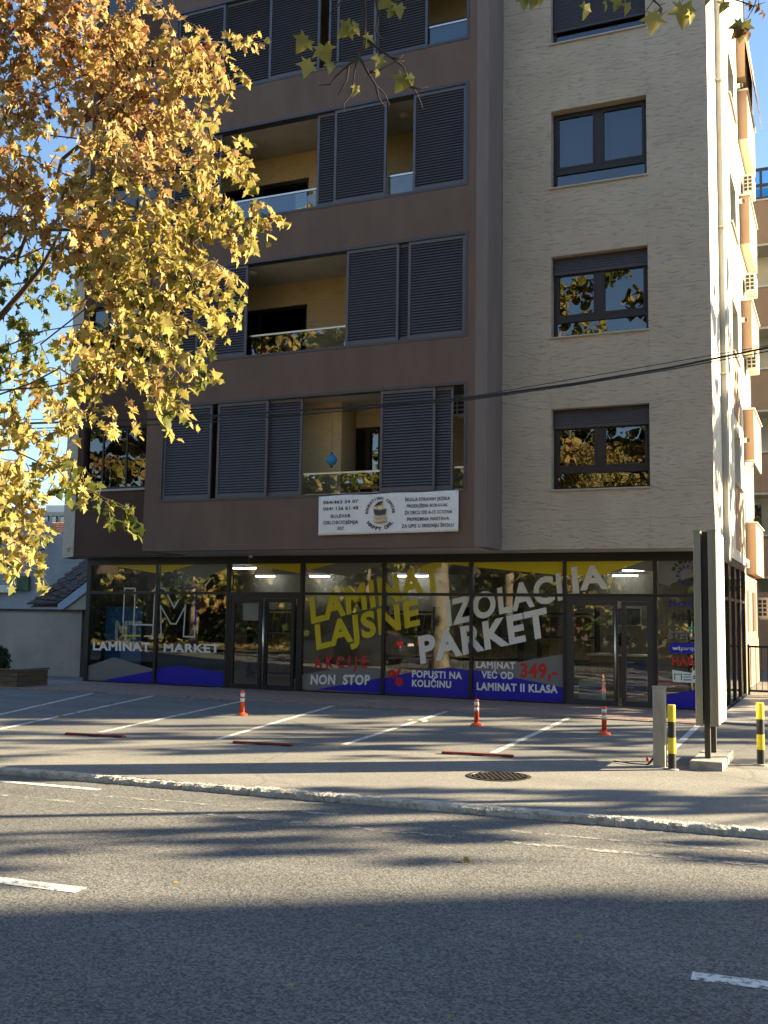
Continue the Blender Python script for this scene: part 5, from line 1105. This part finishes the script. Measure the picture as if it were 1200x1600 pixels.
local(MB().tube([(0, 0, 0), (0, 0, 4), (0, 0, 8.5)], [.085, .075, .06], 12).build('pole', 'post_grey', lp)); local(MB().tube([(0, 0, 8.45), (-.3, -1, 8.8), (-.5, -1.8, 8.85)], .04, 8).build('arm', 'post_grey', lp)); local(MB().box(-.62, -2.3, 8.78, -.4, -1.7, 8.9).build('lamp_head', 'plastic_white', lp)); local(MB().lathe([(.16, 0), (.16, .03), (.09, .05)], n=14).build('base', 'post_grey', lp))

# dark saloon car on the road to the left, mirrored in the shop glass (built nose towards -x)
car = thing('saloon_car', 'black saloon car on the road, mirrored in the shop glass under the yellow letters', 'car', (-17.3, 6.4, ROADZ))
def sec(x, zb, zt, w, ins): return (x, zb, zt, w, ins)
def hull(name, S, m, parent):
    b = MB(); prof = []
    for x, zb, zt, w_, ins in S:
        ring = [(x, -w_*.92, zb), (x, -w_, zb+.18*(zt-zb)), (x, -w_, zb+.62*(zt-zb)), (x, -w_*(1-ins*.5), zb+.9*(zt-zb)), (x, -w_*(1-ins), zt), (x, 0, zt+.02), (x, w_*(1-ins), zt), (x, w_*(1-ins*.5), zb+.9*(zt-zb)), (x, w_, zb+.62*(zt-zb)), (x, w_, zb+.18*(zt-zb)), (x, w_*.92, zb)]; b.v += ring
    n = 11
    for k in range(len(S)-1):
        for j in range(n): a = k*n+j; c_ = k*n+(j+1) % n; b.f.append((a, c_, c_+n, a+n))
    b.f.append(tuple(range(n-1, -1, -1))); e = (len(S)-1)*n; b.f.append(tuple(range(e, e+n)))
    o = b.build(name, m, parent, smooth=True); o.location = (0, 0, 0); return o
hull('body', [sec(-2.35, .35, .62, .70, .1), sec(-2.2, .22, .74, .84, .12), sec(-1.5, .2, .88, .9, .12), sec(-.85, .2, .97, .91, .1), sec(0, .2, .97, .91, .08), sec(1.0, .2, 1.0, .91, .08), sec(1.75, .22, 1.05, .9, .12), sec(2.2, .26, 1.03, .85, .14), sec(2.36, .36, .95, .76, .16)], 'car_paint', car)
hull('cabin', [sec(-1.05, .9, .98, .80, .05), sec(-.35, .92, 1.34, .80, .22), sec(.15, .92, 1.44, .80, .26), sec(.8, .92, 1.42, .80, .26), sec(1.35, .95, 1.22, .80, .22), sec(1.95, .98, 1.06, .76, .08)], 'car_paint', car)
for s in (-1, 1):
    for pts in ([(-.75, 1.0), (-.28, 1.32), (.30, 1.38), (.30, 1.0)], [(.36, 1.0), (.36, 1.38), (.86, 1.36), (1.02, 1.02)], [(1.08, 1.03), (.94, 1.33), (1.42, 1.10)]):
        b = MB(); P = [(x, s*(.815-.30*max(0, z-1.0)), z) for x, z in pts]; b.prism(P, (0, s*.02, 0)); local(b.build('side_window', 'car_glass', car))
    P = [(-.85, s*.83, 1.0), (-.3, s*.74, 1.37), (.3, s*.71, 1.43), (.95, s*.72, 1.40), (1.55, s*.80, 1.1)]; local(MB().tube(P, .012, 6).build('chrome_trim', 'steel', car))
    for x in (-1.4, 1.38):
        o = local(MB().tube([(x, s*.72, .32), (x, s*.93, .32)], .33, 24).build('wheel', 'tyre', car)); r2 = MB().tube([(x, s*.90, .32), (x, s*.94, .32)], .21, 20).build('rim', 'rim', o); r2.location = (0, 0, 0)
    local(bevel(MB().box(2.10, s*.5, .76, 2.36, s*.84, .90).build('tail_light', 'tail_red', car), .03)); local(bevel(MB().box(-2.32, s*.5, .58, -2.1, s*.82, .70).build('headlight', 'white_panel', car), .03))
local(MB().box(2.34, -.26, .72, 2.385, .26, .84).build('number_plate', 'marker_white', car)); local(MB().prism([(1.30, -.6, 1.25), (1.30, .6, 1.25), (1.9, .62, 1.075), (1.9, -.62, 1.075)], (.02, 0, .03)).build('rear_window', 'car_glass', car))
local(MB().prism([(-.95, -.66, 1.0), (-.95, .66, 1.0), (-.36, .6, 1.345), (-.36, -.6, 1.345)], (-.03, 0, .03)).build('windscreen', 'car_glass', car))
